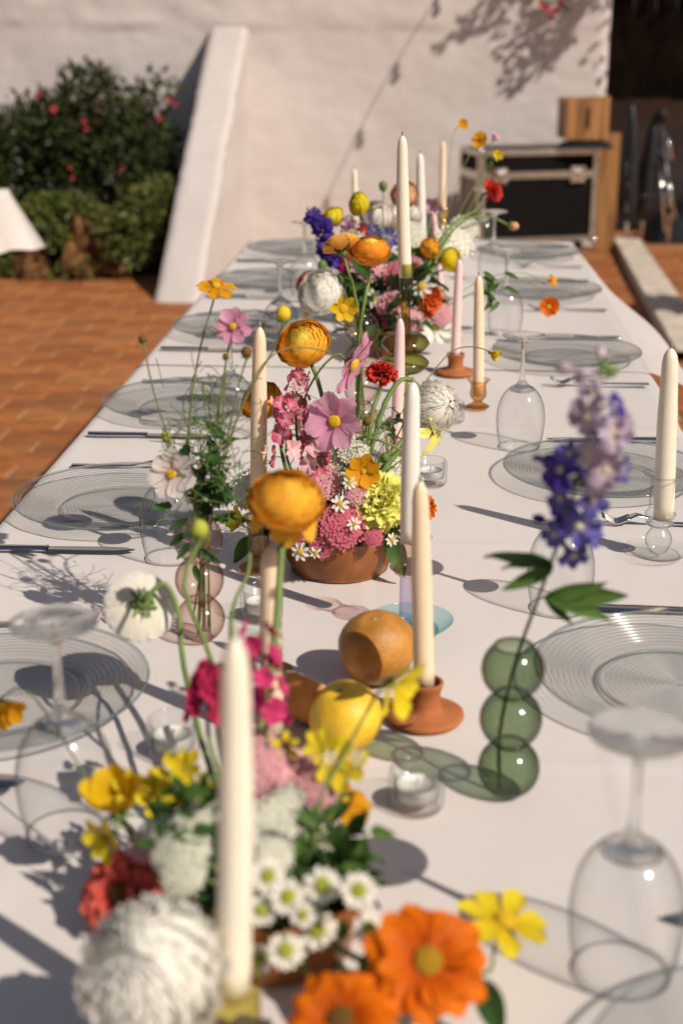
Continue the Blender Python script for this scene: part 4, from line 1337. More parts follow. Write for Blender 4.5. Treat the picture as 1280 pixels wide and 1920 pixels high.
def bloom_ranunculus(root, M, r, key, m_out, m_in, eye=EYE_G, openness=0.0, dense=1.0, flat=.82):
    rr = random.Random(int(M.translation.x * 1000) + int(M.translation.z * 900) + len(key))
    lay = [(10, 1.00, 1.38 + openness, .56, .12), (10, .98, 1.18 + openness * .7, .54, .07), (10, .94, 1.00 + openness * .3, .52, .04), (10, .89, .86, .50, .02), (10, .83, .75, .48, .0), (10, .76, .67, .48, 0), (10, .68, .60, .48, 0), (10, .60, .55, .48, 0), (9, .51, .50, .52, 0), (9, .42, .46, .56, 0), (8, .33, .43, .6, 0), (7, .24, .40, .7, 0), (6, .15, .4, .8, 0)]
    for li, (n, R, p1, half, fl) in enumerate(lay):
        n = max(4, int(n * dense))
        lift = max(0, (.60 + .012 * li) - R * cos(p1)) if li > 3 else 0
        mm = m_out if li < 7 else m_in
        for q in range(2):
            shell_petal('%s%d%d' % ('ran%.1f' % openness, li, q), mm, R, 2.75, p1, half, fl, .012 if li < 5 else .006, li * 2 + q)
        for i in range(n):
            me = PM[('%s%d%d' % ('ran%.1f' % openness, li, i % 2), mm.name)]
            put('petal', me, root, M @ T(0, 0, r * flat * lift) @ Rz(i * 2 * pi / n + li * 1.1 + rr.uniform(-.12, .12)) @ Rx(rr.uniform(-.035, .035)) @ Matrix.Diagonal((r, r, r * flat, 1)) @ S(rr.uniform(.975, 1.015)))
    put('flower_eye', eye_mesh(eye), root, M @ T(0, 0, r * flat * .62) @ S(r * .15))
    put('calyx', calyx_mesh(), root, M @ T(0, 0, -r * flat * .96) @ S(r * .5))

def bloom_ruffled(root, M, r, m, n=64, key='carn', width=.85, flat=.75, low=1.75):
    """carnation, marigold or zinnia head: many frilled petals on a dome"""
    rr = random.Random(int(M.translation.x * 1000) + 3)
    ms = [petal(key + str(q), m, width, .2, .86, .15, .10, .02, .13, .13, 9, 6, seed=q * 5) for q in range(4)]
    for i in range(n):
        t = (i + .5) / n
        pol = low * (1 - t) ** .75 + .04
        a = i * 2.39996
        L = r * (.92 - .25 * t) * rr.uniform(.9, 1.05)
        put('petal', ms[i % 4], root, M @ Matrix.Diagonal((1, 1, flat, 1)) @ Rz(a) @ Rx(pi / 2 - pol) @ Rz(rr.uniform(-.2, .2)) @ Ry(rr.uniform(-.9, .9)) @ T(0, r * .06, 0) @ S(L))
    put('calyx', calyx_mesh(), root, M @ T(0, 0, -r * .22) @ S(r * .55))

def bloom_mum(root, M, r, m, n=150, key='mum', flat=.9):
    rr = random.Random(int(M.translation.x * 1000) + 9)
    lay = [(.13, 1.00, 1.85, .10), (.13, 1.00, 1.52, .10), (.13, .99, 1.24, .08), (.13, .96, .98, .06), (.14, .93, .75, .04), (.15, .90, .54, .02), (.17, .88, .34, .02), (.22, .86, .10, .02)]
    wts = [.16, .17, .17, .15, .13, .11, .08, .05]
    for li, (half, R, p1, fl_) in enumerate(lay):
        cnt = max(4, int(n * wts[li]))
        for q in range(3):
            shell_petal('%s%d%d' % (key, li, q), m, R, min(2.9, p1 + 1.15), p1, half, fl_ + .04 * q, .05, li * 3 + q)
        for i in range(cnt):
            me = PM[('%s%d%d' % (key, li, i % 3), m.name)]
            put('floret', me, root, M @ Rz(i * 2 * pi / cnt + li * .9 + rr.uniform(-.12, .12)) @ Rx(rr.uniform(-.05, .05)) @ Ry(rr.uniform(-.04, .04)) @ Matrix.Diagonal((r, r, r * flat, 1)) @ S(rr.uniform(.94, 1.05)))
    b = MB(); b.ball((0, 0, 0), .74, 20, 14); PM.setdefault(('mumcore', m.name), b.mesh('heart', m))
    put('heart', PM[('mumcore', m.name)], root, M @ Matrix.Diagonal((r, r, r * flat, 1)))
    put('calyx', calyx_mesh(), root, M @ T(0, 0, -r * .85) @ S(r * .5))

def bloom_zinnia(root, M, r, m, eye, rows=((13, 1.0, .08), (12, .82, .28), (9, .6, .55)), key='zin', width=.5, eye_r=.24):
    rr = random.Random(int(M.translation.x * 1000) + 5)
    ms = [petal(key + str(q), m, width, .3, .72, .22, -.06 - .06 * q, .16, .05, .045, seed=q * 3) for q in range(4)]
    for (n, L, tl) in rows:
        for i in range(n):
            put('petal', ms[(i * 7) % 4], root, M @ Rz(i * 2 * pi / n + L * 3 + rr.uniform(-.08, .08)) @ T(0, r * .06, r * .08 * (1 - L)) @ Rx(tl + rr.uniform(-.08, .1)) @ Ry(rr.uniform(-.15, .15)) @ S(r * L * rr.uniform(.92, 1.02)))
    put('flower_eye', eye_mesh(eye), root, M @ T(0, 0, r * .08) @ S(r * eye_r))
    put('calyx', calyx_mesh(), root, M @ T(0, 0, -r * .1) @ S(r * .4))

def floret_mesh(key, m, n=5, width=.8, tilt=.35, ruffle=.12):
    k = ('fl' + key, m.name)
    if k in PM: return PM[k]
    mb = MB(); rr = random.Random(len(key))
    for i in range(n):
        ph = rr.uniform(0, 6)
        mb.grid(lambda a, b: ((a * 2 - 1) * width / 2 * (.25 + .75 * sin(min(1, b * 1.1) * pi * .62)), b * (1 - .15 * (a * 2 - 1) ** 2), .2 * (a - .5) ** 2 + ruffle * b * sin(6 * a + ph) - .1 * b * b), 4, 4, Rz(i * 2 * pi / n) @ Rx(tilt + rr.uniform(-.2, .2)))
    PM[k] = mb.mesh('floret', m)
    return PM[k]

def spike(root, pts, r, me, n, r0, r1, t0=.25, eyes=None, facing=None, seed=0, buds=None, nb=6, jit=.6):
    """florets set round an upright stem"""
    sp_ = spline(pts, 30); k = len(sp_) - 1
    rr = random.Random(seed)
    for i in range(n):
        t = t0 + (1 - t0) * (i / max(1, n - 1)) * (.86 if buds else 1)
        j = min(k - 1, int(t * k)); c = sp_[j].lerp(sp_[j + 1], t * k - j)
        ax = (sp_[j + 1] - sp_[j]).normalized()
        a = i * 2.39996 + rr.uniform(-.3, .3)
        o1 = ax.orthogonal().normalized(); o2 = ax.cross(o1)
        d = (o1 * cos(a) + o2 * sin(a) + ax * .25 + (Vector(facing) * jit if facing else Vector((0, 0, 0)))).normalized()
        s = r0 + (r1 - r0) * (t - t0) / (1 - t0 + 1e-6)
        M = frame(c + d * r * s, d, rr.uniform(0, 6)) @ S(r * s * rr.uniform(.85, 1.12))
        f = put('floret', me if not isinstance(me, list) else me[i % len(me)], root, M)
        if eyes:
            put('floret_eye', eyes, f, M @ T(0, 0, .12) @ S(.24))
        MB().tube([c, c + d * r * s * .9], .0007, 4).build('pedicel', STEM_D, root, Matrix.Identity(4))
    if buds:
        for i in range(nb):
            t = .9 + .1 * i / max(1, nb - 1); j = min(k - 1, int(t * k)); c = sp_[j]
            a = i * 2.4
            d = Vector((cos(a), sin(a) * .6, .5)).normalized()
            put('bud', buds, root, frame(c + d * r * .5 * (1.3 - t), d) @ S(r * .34 * rr.uniform(.7, 1.1)))

def umbel_mesh(key, m, n=90, seed=0, dome=.45, fs=.085):
    k = ('um' + key, m.name)
    if k in PM: return PM[k]
    rr = random.Random(seed); mb = MB()
    for i in range(n):
        t = (i + .5) / n; rad = sqrt(t) * rr.uniform(.9, 1.08); a = i * 2.39996
        c = Vector((rad * cos(a), rad * sin(a), dome * (1 - rad * rad) + rr.uniform(-.06, .06)))
        for q in range(5):
            b = q * 2 * pi / 5 + rr.uniform(0, .5)
            d = Vector((cos(b), sin(b), .25)); s = fs * rr.uniform(.75, 1.2)
            w_ = Vector((-sin(b), cos(b), 0)) * s * .5
            mb.add([c, c + d * s * .7 + w_, c + d * s * 1.15, c + d * s * .7 - w_], [(0, 1, 2, 3)], [(.5, 0), (1, .6), (.5, 1), (0, .6)])
        mb.ball(c + Vector((0, 0, fs * .2)), fs * .26, 5, 4)
    mb.ball((0, 0, -.17), .86, 20, 10, sc_=(1, 1, dome * .9))
    PM[k] = mb.mesh('floret_cluster', m)
    return PM[k]
def umbel(root, head, n, r, me, base, m=STEM_G):
    M = frame(head, n)
    c = put('floret_cluster', me, root, M @ S(r)); c['kind'] = 'stuff'
    hub = head - Vector(n).normalized() * r * .9
    mb = MB()
    for i in range(12):
        a = i * 2.4; q = .85 * sqrt((i + .5) / 12)
        mb.tube([hub, M @ Vector((q * r * cos(a), q * r * sin(a), .2 * r * (1 - q)))], .0006, 4)
    mb.build('rays', m, root, Matrix.Identity(4))
    return hub

def leaf_mesh(key, m, lobes=0, width=.45, droop=.25, nv=10):
    k = ('lf' + key, m.name)
    if k in PM: return PM[k]
    def fn(a, b):
        u = a * 2 - 1
        w = width / 2 * sin(pi * b ** .75) ** .8 if b < 1 else 0
        if lobes: w *= .55 + .45 * abs(cos(b * lobes * pi))
        return (u * w, b - .1 * abs(u) * (1 if lobes else 0) * sin(pi * b), .10 * abs(u) * width * 2 - droop * b * b + .02 * sin(9 * b))
    PM[k] = MB().grid(fn, 6, nv).mesh('leaf', m)
    return PM[k]
def leaf(root, P, d, n, L, me, roll=0):
    d = Vector(d).normalized(); n = Vector(n)
    x = d.cross(n).normalized(); z = x.cross(d)
    M = Matrix((x, d, z)).transposed().to_4x4(); M.translation = P
    put('leaf', me, root, M @ Ry(roll) @ S(L))

def filler(mouth, r, n, size, m, label, seed, up=.05, lobed=True):
    """leaves crowded in a bowl"""
    root = empty('leafy_filler', mouth - Vector((0, 0, .02)), label, 'foliage', 'greenery in the bowls')
    rr = random.Random(seed)
    ms = [leaf_mesh('fill0', m, 3), leaf_mesh('fill1', m, 0, .5), leaf_mesh('fill2', m, 4, .6, .35)]
    for i in range(n):
        a = rr.uniform(0, 2 * pi); q = sqrt(rr.random()) * r
        P = Vector((mouth.x + q * cos(a), mouth.y + q * sin(a), mouth.z - .012 + rr.uniform(0, up)))
        d = Vector((cos(a) * rr.uniform(.2, 1.1), sin(a) * rr.uniform(.2, 1.1), rr.uniform(-.1, 1.1)))
        leaf(root, P, d, (rr.uniform(-.4, .4), rr.uniform(-.4, .4), 1), size * rr.uniform(.6, 1.25), ms[i % 3], rr.uniform(-.5, .5))
    st_ = MB()
    for i in range(18):
        a = rr.uniform(0, 2 * pi); q = rr.random() * r * .8
        b0 = Vector((mouth.x + q * cos(a) * .6, mouth.y + q * sin(a) * .6, mouth.z - .03))
        st_.tube([b0, b0 + Vector((cos(a) * .02, sin(a) * .02, .03 + up * .8))], .0012, 5)
    st_.build('stem', STEM_D, root, Matrix.Identity(4))
    return root

# ---- colours
C_OR = petal_mat('orange_ranunculus', (.80, .31, .018), (.92, .50, .05), .28, (.88, .41, .03), vein=.06)
C_ORI = petal_mat('orange_ranunculus_heart', (.78, .55, .06), (.84, .62, .09), .22, vein=.05)
C_OY = petal_mat('amber_ranunculus', (.74, .24, .02), (.86, .34, .03), .22, vein=.06)
C_OYI = petal_mat('yellow_ranunculus_heart', (.60, .50, .05), (.80, .62, .07), .16)
C_OPALE = petal_mat('apricot_ranunculus', (.70, .30, .05), (.80, .40, .08), .16)
C_RED = petal_mat('red_ranunculus', (.42, .025, .012), (.58, .05, .03), .16)
C_WH = petal_mat('white_petal', (.84, .80, .66), (.89, .86, .78), .28, vein=.03, jitter=.04)
C_MUM = petal_mat('cream_mum', (.90, .87, .75), (.93, .91, .85), .36, vein=.02, jitter=.04)
C_WHI = petal_mat('white_heart', (.66, .68, .42), (.84, .82, .70), .16, vein=.05)
C_PK = petal_mat('pink_cosmos', (.64, .20, .38), (.88, .46, .63), .34, (.86, .42, .60), vein=.16)
C_WC = petal_mat('blush_cosmos', (.80, .66, .62), (.84, .77, .74), .4, vein=.06)
C_YC = petal_mat('golden_cosmos', (.74, .30, .01), (.80, .40, .012), .38)
C_YEL = petal_mat('yellow_petal', (.70, .48, .015), (.82, .67, .03), .30, vein=.2)
C_YGR = petal_mat('lemon_carnation', (.80, .76, .14), (.88, .85, .24), .2, vein=.05)
C_YDR = petal_mat('deep_yellow', (.68, .42, .01), (.78, .52, .02), .35)
C_ZO = petal_mat('orange_zinnia', (.56, .075, .003), (.78, .18, .005), .30, vein=.25)
C_ZR = petal_mat('coral_zinnia', (.50, .03, .02), (.76, .14, .10), .26, vein=.2)
C_STK = petal_mat('pink_stock', (.74, .36, .40), (.66, .11, .20), .16, jitter=.3)
C_STP = petal_mat('pale_stock', (.80, .55, .52), (.78, .40, .43), .16, jitter=.2)
C_MAG = petal_mat('magenta_stock', (.45, .02, .06), (.52, .025, .10), .16, jitter=.35)
C_YAR = petal_mat('rose_yarrow', (.66, .22, .26), (.70, .16, .24), .16, jitter=.1)
C_YARP = petal_mat('pale_yarrow', (.80, .48, .48), (.80, .42, .45), .16)
C_LACE = petal_mat('white_lace', (.72, .72, .56), (.80, .79, .68), .16)
C_DBL = petal_mat('delphinium_blue', (.52, .44, .64), (.12, .115, .40), .35, (.19, .17, .47), jitter=.35, vein=.25)
C_DPK = petal_mat('delphinium_lilac', (.82, .70, .72), (.52, .43, .58), .38, (.74, .61, .67), jitter=.25, vein=.25)
C_DVI = petal_mat('delphinium_violet', (.10, .06, .36), (.075, .035, .30), .3, jitter=.3)
C_PCH = petal_mat('peach_petal', (.70, .34, .16), (.78, .44, .24), .16)
C_MAUV = petal_mat('mauve_petal', (.66, .38, .50), (.72, .46, .56), .16)
C_ORC = petal_mat('vermilion_carnation', (.62, .09, .02), (.74, .15, .03), .16)

G1, G0, G2, GV = 'flowers of the middle arrangement', 'flowers of the near arrangement', 'flowers of the far arrangement', 'cosmos stems in the pink vase'

def fl(kind, name, label, px, py, Y, nrm, rpx, mouth, group, way=(), m=None, m2=None, eye=EYE_Y, sr=.0016, sm=STEM_G, roll=None, base=None, **kw):
    head = at(px, py, Y); r = rpx * mpp(head); nv_ = Vector(nrm).normalized()
    b0 = base if base is not None else start(mouth)
    root = new_flower(name, label, b0, group)
    M = frame(head, nv_, rnd.uniform(0, 6) if roll is None else roll)
    back = head - nv_ * r * (.9 if kind == 'ran' else .25)
    lift = back - nv_ * r * .9
    pts = [b0] + [at(*q) for q in way] + ([lift] if not way or (at(*way[-1]) - back).length > r * 1.6 else []) + [back]
    stem_of(root, pts, sr * 1.15, sr, sm)
    if kind == 'cos': bloom_cosmos(root, M, r, m, eye, **kw)
    elif kind == 'ran': bloom_ranunculus(root, M, r, name, m, m2 or m, eye, **kw)
    elif kind == 'ruf': bloom_ruffled(root, M, r, m, **kw)
    elif kind == 'mum': bloom_mum(root, M, r, m, **kw)
    elif kind == 'zin': bloom_zinnia(root, M, r, m, eye, **kw)
    elif kind == 'bud':
        k = 'bud' + m.name
        if k not in PM:
            b = MB(); b.ball((0, 0, 0), 1, 14, 10, sc_=(1, 1, 1.1), bump=.12)
            PM[k] = b.mesh('bud', m)
        put('bud', PM[k], root, M @ S(r)); put('calyx', calyx_mesh(), root, M @ T(0, 0, -r * .75) @ S(r * 1.5))
    return root, b0, head

# ------------------------------------------------ middle arrangement (sharp)
YA = PA1.y
filler(M_A1, .062, 95, .050, LEAF_A, 'dark leaves crowding the bowl of the middle arrangement', 5, .035)
fl('ran', 'ranunculus', 'large orange ranunculus with a yellow heart high in the middle arrangement', 568, 645, YA + .03, (-.15, -.62, .75), 47, M_A1, G1, [(612, 800, YA), (596, 715, YA + .02)], C_OR, C_ORI, sr=.0028)
fl('cos', 'cosmos', 'pink cosmos seen from the side beside the large orange ranunculus', 660, 682, YA - .02, (.86, -.30, -.42), 62, M_A1, G1, [(570, 800, YA - .01), (572, 745, YA), (600, 693, YA - .02), (632, 664, YA - .02)], C_PK, sr=.0014, sm=STEM_G, tilt=.12, curl=-.12)
fl('cos', 'cosmos', 'pink cosmos with yellow eye facing the camera in the middle arrangement', 628, 790, YA - .05, (-.32, -.86, .22), 60, M_A1, G1, [(650, 880, YA - .03)], C_PK, sr=.0014, tilt=.30, n=7, curl=-.02)
fl('ruf', 'ranunculus', 'red ranunculus seen from the side in the middle arrangement', 716, 702, YA + .02, (.14, -.12, .95), 34, M_A1, G1, [(685, 850, YA), (697, 775, YA + .01)], C_RED, sr=.0028, n=34, width=1.0, flat=.85, low=1.95)
fl('mum', 'chrysanthemum', 'shaggy white chrysanthemum hanging right of the white candle', 815, 764, YA + .05, (.55, -.62, .25), 43, M_A1, G1, [(690, 860, YA), (720, 760, YA + .02), (752, 712, YA + .04), (782, 722, YA + .05)], C_MUM, sr=.0030, n=260)
fl('cos', 'cosmos', 'deep golden cosmos above the lemon carnation', 681, 884, YA - .06, (.1, -.95, .22), 37, M_A1, G1, [(668, 960, YA - .03)], C_YC, EYE_Y, tilt=.5, width=.72, n=7, eye_r=.14)
fl('ruf', 'carnation', 'frilled lemon yellow carnation on the bowl rim of the middle arrangement', 712, 940, YA - .055, (.12, -.8, .5), 61, M_A1, G1, [], C_YGR, sr=.002, n=70)
fl('ruf', 'zinnia', 'orange zinnia half hidden behind two candles', 797, 950, YA + .02, (.75, -.5, .35), 27, M_A1, G1, [(760, 985, YA + .02)], C_ZO, n=34)
fl('ran', 'ranunculus', 'orange ranunculus half hidden behind the peach candle', 490, 752, YA + .06, (-.35, -.5, .65), 38, M_A1, G1, [(545, 900, YA + .03)], C_OR, C_OR, sr=.0025)
STK, STP_ = floret_mesh('stk', C_STK, 5, .9, .4, .18), floret_mesh('stp', C_STP, 5, .9, .5, .2)
def stock(label, pts, r, me, n, mouth, group, seed, r0=1.0, r1=.7, t0=.35, budm=None):
    b0 = start(mouth); root = new_flower('stock_flower', label, b0, group)
    P = [b0] + [at(*q) for q in pts]
    stem_of(root, P, .0026, .0012, STEM_G)
    spike(root, P, r, me, n, r0, r1, t0, seed=seed, facing=(0, -.6, .2), jit=.5)
stock('pink stock spike with pale tip below the large orange ranunculus', [(562, 850, YA - .02), (556, 730, YA - .01), (566, 700, YA - .01)], .0125, [STK, STP_, STK], 15, M_A1, G1, 1, 1.15, .55, .42)
stock('deep pink stock crowding the left of the middle bowl', [(545, 880, YA - .04), (540, 790, YA - .04), (528, 752, YA - .03)], .0135, [STK, STK, STP_], 15, M_A1, G1, 2, 1.15, .7, .35)
stock('pink stock beside the camera-facing pink cosmos', [(592, 880, YA - .04), (595, 800, YA - .03)], .0135, [STK, STP_, STK], 14, M_A1, G1, 3, 1.15, .8, .35)
def um(name, label, px, py, Y, n, rpx, me, mouth, group, m=STEM_G):
    head = at(px, py, Y); r = rpx * mpp(head)
    b0 = start(mouth, .8); root = new_flower(name, label, b0, group)
    hub = umbel(root, head, n, r, me, b0, m)
    stem_of(root, [b0, b0.lerp(hub, .6) + Vector((0, 0, .004)), hub], .0014, .0010, m, n=8)
UR, UP_, UL = umbel_mesh('rose', C_YAR, 150, 1, .4, .075), umbel_mesh('pale', C_YARP, 120, 2, .4, .08), umbel_mesh('lace', C_LACE, 120, 3, .25, .075)
um('yarrow', 'rose pink yarrow spilling over the rim of the middle bowl', 640, 985, YA - .085, (.05, -.9, .45), 46, UR, M_A1, G1)
um('yarrow', 'small rose pink yarrow low on the front of the middle bowl', 603, 1022, YA - .088, (-.1, -.9, .35), 26, UR, M_A1, G1)
um('yarrow', 'pale pink yarrow under the stock in the middle arrangement', 606, 905, YA - .05, (-.1, -.8, .6), 38, UP_, M_A1, G1)
um('lace_flower', 'white lace flower in the heart of the middle arrangement', 636, 862, YA - .02, (.1, -.7, .7), 42, UL, M_A1, G1)
um('lace_flower', 'white lace flower behind the lemon carnation', 744, 880, YA + .02, (.3, -.6, .7), 36, UL, M_A1, G1)
um('lace_flower', 'cream lace flower low at the left of the middle bowl', 462, 920, YA + .04, (-.5, -.7, .5), 40, UL, M_A1, G1)
def daisy(label, px, py, Y, nrm, rpx, mouth, group, m=C_WH, eye=EYE_Y, npet=11, width=.42, eye_r=.30, name='daisy', way=(), **k):
    return fl('cos', name, label, px, py, Y, nrm, rpx, mouth, group, list(way), m, eye=eye, n=npet, width=width, eye_r=eye_r, tilt=.12, key='daisy', teeth=.02, ruffle=.01, sr=.0009, **k)
daisy('small white daisy above the rose yarrow of the middle bowl', 637, 945, YA - .085, (.0, -.8, .6), 18, M_A1, G1, npet=8)
daisy('white daisy hanging over the front rim of the middle bowl', 563, 1034, YA - .095, (-.2, -.9, .25), 19, M_A1, G1, npet=8)
daisy('small white daisy just right of the rose yarrow', 664, 982, YA - .10, (.2, -.8, .5), 14, M_A1, G1, npet=8)
daisy('small white daisy lowest on the middle bowl rim', 592, 1036, YA - .098, (.1, -.9, .2), 13, M_A1, G1, npet=8)
daisy('tiny white daisy at the left rim of the middle bowl', 540, 1012, YA - .08, (-.5, -.8, .3), 15, M_A1, G1, npet=8)
fl('cos', 'iris', 'yellow iris with drooping petals below the white chrysanthemum', 812, 812, YA + .03, (.75, -.5, -.1), 40, M_A1, G1, [(700, 880, YA), (745, 838, YA + .01)], C_YGR, eye=EYE_Y, n=5, tilt=.4, width=.55, curl=-.5, eye_r=.10, ruffle=.06, sr=.0028)
fl('cos', 'cosmos', 'wilted yellow cosmos on a long arching stem beside the pale peach candle', 920, 662, YA + .18, (.8, -.25, -.35), 22, M_A1, G1, [(772, 760, YA + .06), (800, 712, YA + .08), (845, 660, YA + .12), (880, 650, YA + .16), (908, 655, YA + .18)], C_YDR, eye=EYE_B, n=6, tilt=.95, width=.7, eye_r=.15, sr=.0009, sm=STEM_B)
fl('cos', 'alstroemeria', 'yellow flower tucked low behind the blurred ranunculus', 452, 975, YA + .02, (-.6, -.6, .3), 34, M_A1, G1, [(520, 985, YA)], C_YEL, eye=EYE_G, n=6, tilt=.7, width=.6, eye_r=.12)
for (px, py, Y, r, w_, lab) in [(688, 790, YA - .02, 8, [(670, 880, YA)], 'dark little bud between the red ranunculus and pink cosmos'), (722, 858, YA - .02, 9, [(700, 900, YA)], 'green curling bud under the red ranunculus')]:
    fl('bud', 'flower_bud', lab, px, py, Y, (.1, -.3, 1), r, M_A1, G1, w_, CALYX if 'green' in lab else EYE_B, sr=.0009)
# curling stems
def loose_stem(label, pts, r, m, mouth, group, name='curling_stem', leaves=0):
    b0 = start(mouth, .5); root = new_flower(name, label, b0, group, 'stem')
    P = [b0] + [at(*q) for q in pts]
    stem_of(root, P, r, r * .75, m, n=26)
    for i in range(leaves):
        t = .5 + .5 * (i + 1) / leaves
        sp_ = spline(P, 30); c = sp_[int(t * (len(sp_) - 1))]
        a = i * 2.4
        leaf(root, c, (cos(a), -.3, sin(a) * .6), (0, -.4, 1), .02, leaf_mesh('fill0', LEAF_A, 3))
    return root
loose_stem('thick curved green stem looping right in the middle arrangement', [(672, 840, YA - .02), (692, 822, YA - .03), (728, 832, YA - .03), (755, 846, YA - .02)], .0022, STEM_G, M_A1, G1)
loose_stem('green stem arching left in the middle arrangement', [(660, 850, YA - .02), (680, 818, YA - .03), (712, 812, YA - .03), (724, 800, YA - .02)], .0018, STEM_G, M_A1, G1)
loose_stem('thick pale stem pointing right past the white candle', [(712, 890, YA), (740, 855, YA + .01), (768, 825, YA + .02)], .0045, STEM_G, M_A1, G1)
lv = loose_stem('leafy twig behind the white candle', [(705, 860, YA), (735, 800, YA + .02), (755, 770, YA + .03)], .0009, STEM_B, M_A1, G1, 'leafy_twig', 9)
leaf(lv, at(730, 1000, YA - .05), (.35, -.3, -.9), (0, -1, .3), .062, leaf_mesh('strap', LEAF_B, 0, .45, .1))
leaf(lv, at(470, 1005, YA), (-.5, -.3, -.8), (0, -1, .3), .045, leaf_mesh('strap', LEAF_B, 0, .45, .1))

# ------------------------------------------------ cosmos in the pink vase
YV = PV2.y
def vb_():
    return Vector((M_V2.x + rnd.uniform(-.012, .012), M_V2.y + rnd.uniform(-.012, .012), TZ + .006 + rnd.uniform(0, .02)))
VM = M_V2 + Vector((0, 0, .002))
def vw(px, py, Y): return (px, py, Y)
def cosv(label, px, py, Y, nrm, rpx, m, way, **k):
    b0 = vb_()
    return fl('cos', 'cosmos', label, px, py, Y, nrm, rpx, VM, GV, [(385 + rnd.uniform(-10, 10), 985, YV)] + list(way), m, base=b0, sr=.0011, sm=STEM_B, **k)
cosv('golden cosmos on the tallest stem of the pink vase', 405, 537, YV + .05, (.2, -.25, .95), 40, C_YC, [(352, 880, YV + .02), (358, 760, YV + .03), (376, 650, YV + .04), (398, 572, YV + .05)], tilt=-.05, n=8, curl=-.2)
cosv('pink cosmos with a dark spot high above the pink vase', 437, 612, YV + .02, (-.25, -.9, .3), 36, C_PK, [(400, 850, YV), (418, 720, YV + .01), (428, 655, YV + .02)], tilt=.2, n=8)
cosv('blush white cosmos facing the camera left of the pink vase', 322, 889, YV - .03, (-.12, -.92, .35), 47, C_WC, [(352, 930, YV - .01)], tilt=.15, n=7, width=.9)
for px, py, r, wayl, mm, lab in [(268, 635, 8, [(330, 860, YV), (290, 740, YV)], EYE_B, 'thin brown bud farthest left above the pink vase'), (311, 818, 9, [(350, 930, YV), (322, 870, YV)], EYE_G, 'round green bud in front of the upturned glass'),
                                 (462, 660, 10, [(420, 850, YV), (448, 720, YV + .01)], EYE_B, 'dark opening bud left of the peach candle'), (423, 668, 6, [(410, 850, YV), (420, 740, YV)], EYE_B, 'tiny dark bud below the pink cosmos of the vase'),
                                 (531, 588, 14, [(420, 850, YV), (470, 730, YV + .01), (510, 660, YV + .02)], EYE_Y, 'yellow bud in green cup left of the large orange ranunculus')]:
    fl('bud', 'cosmos_bud', lab, px, py, YV + .01, (-.05, -.2, 1), r, VM, GV, [(385, 985, YV)] + wayl, mm, base=vb_(), sr=.0010, sm=STEM_B)
# long thin stem crossing right
ls = new_flower('arching_stem', 'thin stem arching across the large orange ranunculus', vb_(), GV, 'stem')
stem_of(ls, [ls.location, at(395, 985, YV), at(425, 850, YV), at(470, 720, YV + .01), at(520, 660, YV + .03), at(575, 652, YV + .06), at(622, 662, YV + .08)], .0011, .0009, STEM_B, n=30)
# feathery foliage
ff = empty('feathery_foliage', VM, 'feathery green cosmos foliage above the pink vase', 'foliage', GV)
rr = random.Random(77)
THREAD = mat('thread_leaf', (.12, .19, .05), .5, .3, var=.25, vscale=30)
mb = MB()
for i in range(190):
    c = at(rr.gauss(398, 36), rr.gauss(850, 62), YV + rr.gauss(0, .025))
    d = Vector((rr.gauss(0, 1), rr.gauss(0, .7), rr.gauss(.35, .7))).normalized()
    e = Vector((rr.gauss(0, 1), rr.gauss(0, 1), rr.gauss(0, 1))).normalized()
    L = rr.uniform(.02, .05)
    mb.tube(spline([c, c + d * L * .5 + e * L * .12, c + d * L * .8 + e * L * .38, c + d * L * .85 + e * L * .65], 9), .00055, 4)
mb.build('threads', THREAD, ff, Matrix.Identity(4))['kind'] = 'stuff'
for i in range(6):
    p = at(rr.gauss(398, 28), rr.uniform(770, 860), YV + rr.gauss(0, .02))
    stem_of(ff, [VM - Vector((0, 0, .05)), VM + Vector((rr.uniform(-.01, .01), 0, .04)), p], .0012, .0008, STEM_G, n=10)
for i in range(46):
    p = at(rr.gauss(396, 26), rr.gauss(905, 34), YV - .01 + rr.gauss(0, .02))
    a = rr.uniform(0, 6.3)
    leaf(ff, p, (cos(a), rr.uniform(-.6, .3), sin(a) * .8 + .1), (rr.uniform(-.5, .5), -.6, 1), rr.uniform(.016, .032), leaf_mesh('fill2', LEAF_A, 4, .6, .35), rr.uniform(-.6, .6))
tw = empty('hanging_twig', M_V2, 'hanging leafy twig over the lip of the pink vase', 'foliage', GV)
pts = [M_V2 + Vector((0, -.012, .004)), at(362, 1000, YV - .03), at(365, 1040, YV - .034), at(372, 1075, YV - .034)]
stem_of(tw, pts, .001, .0007, STEM_D)
for (px, py, dx, dz) in [(345, 985, -.9, -.5), (348, 1030, -.7, -.9), (382, 1040, .8, -.7), (388, 1048, .9, -.5), (372, 1070, .3, -1), (340, 1010, -.8, -.7)]:
    leaf(tw, at(px + (8 if dx < 0 else -8), py - 12, YV - .034), (dx, -.15, dz), (0, -1, .3), .026, leaf_mesh('strap2', LEAF_A, 0, .34, .05))

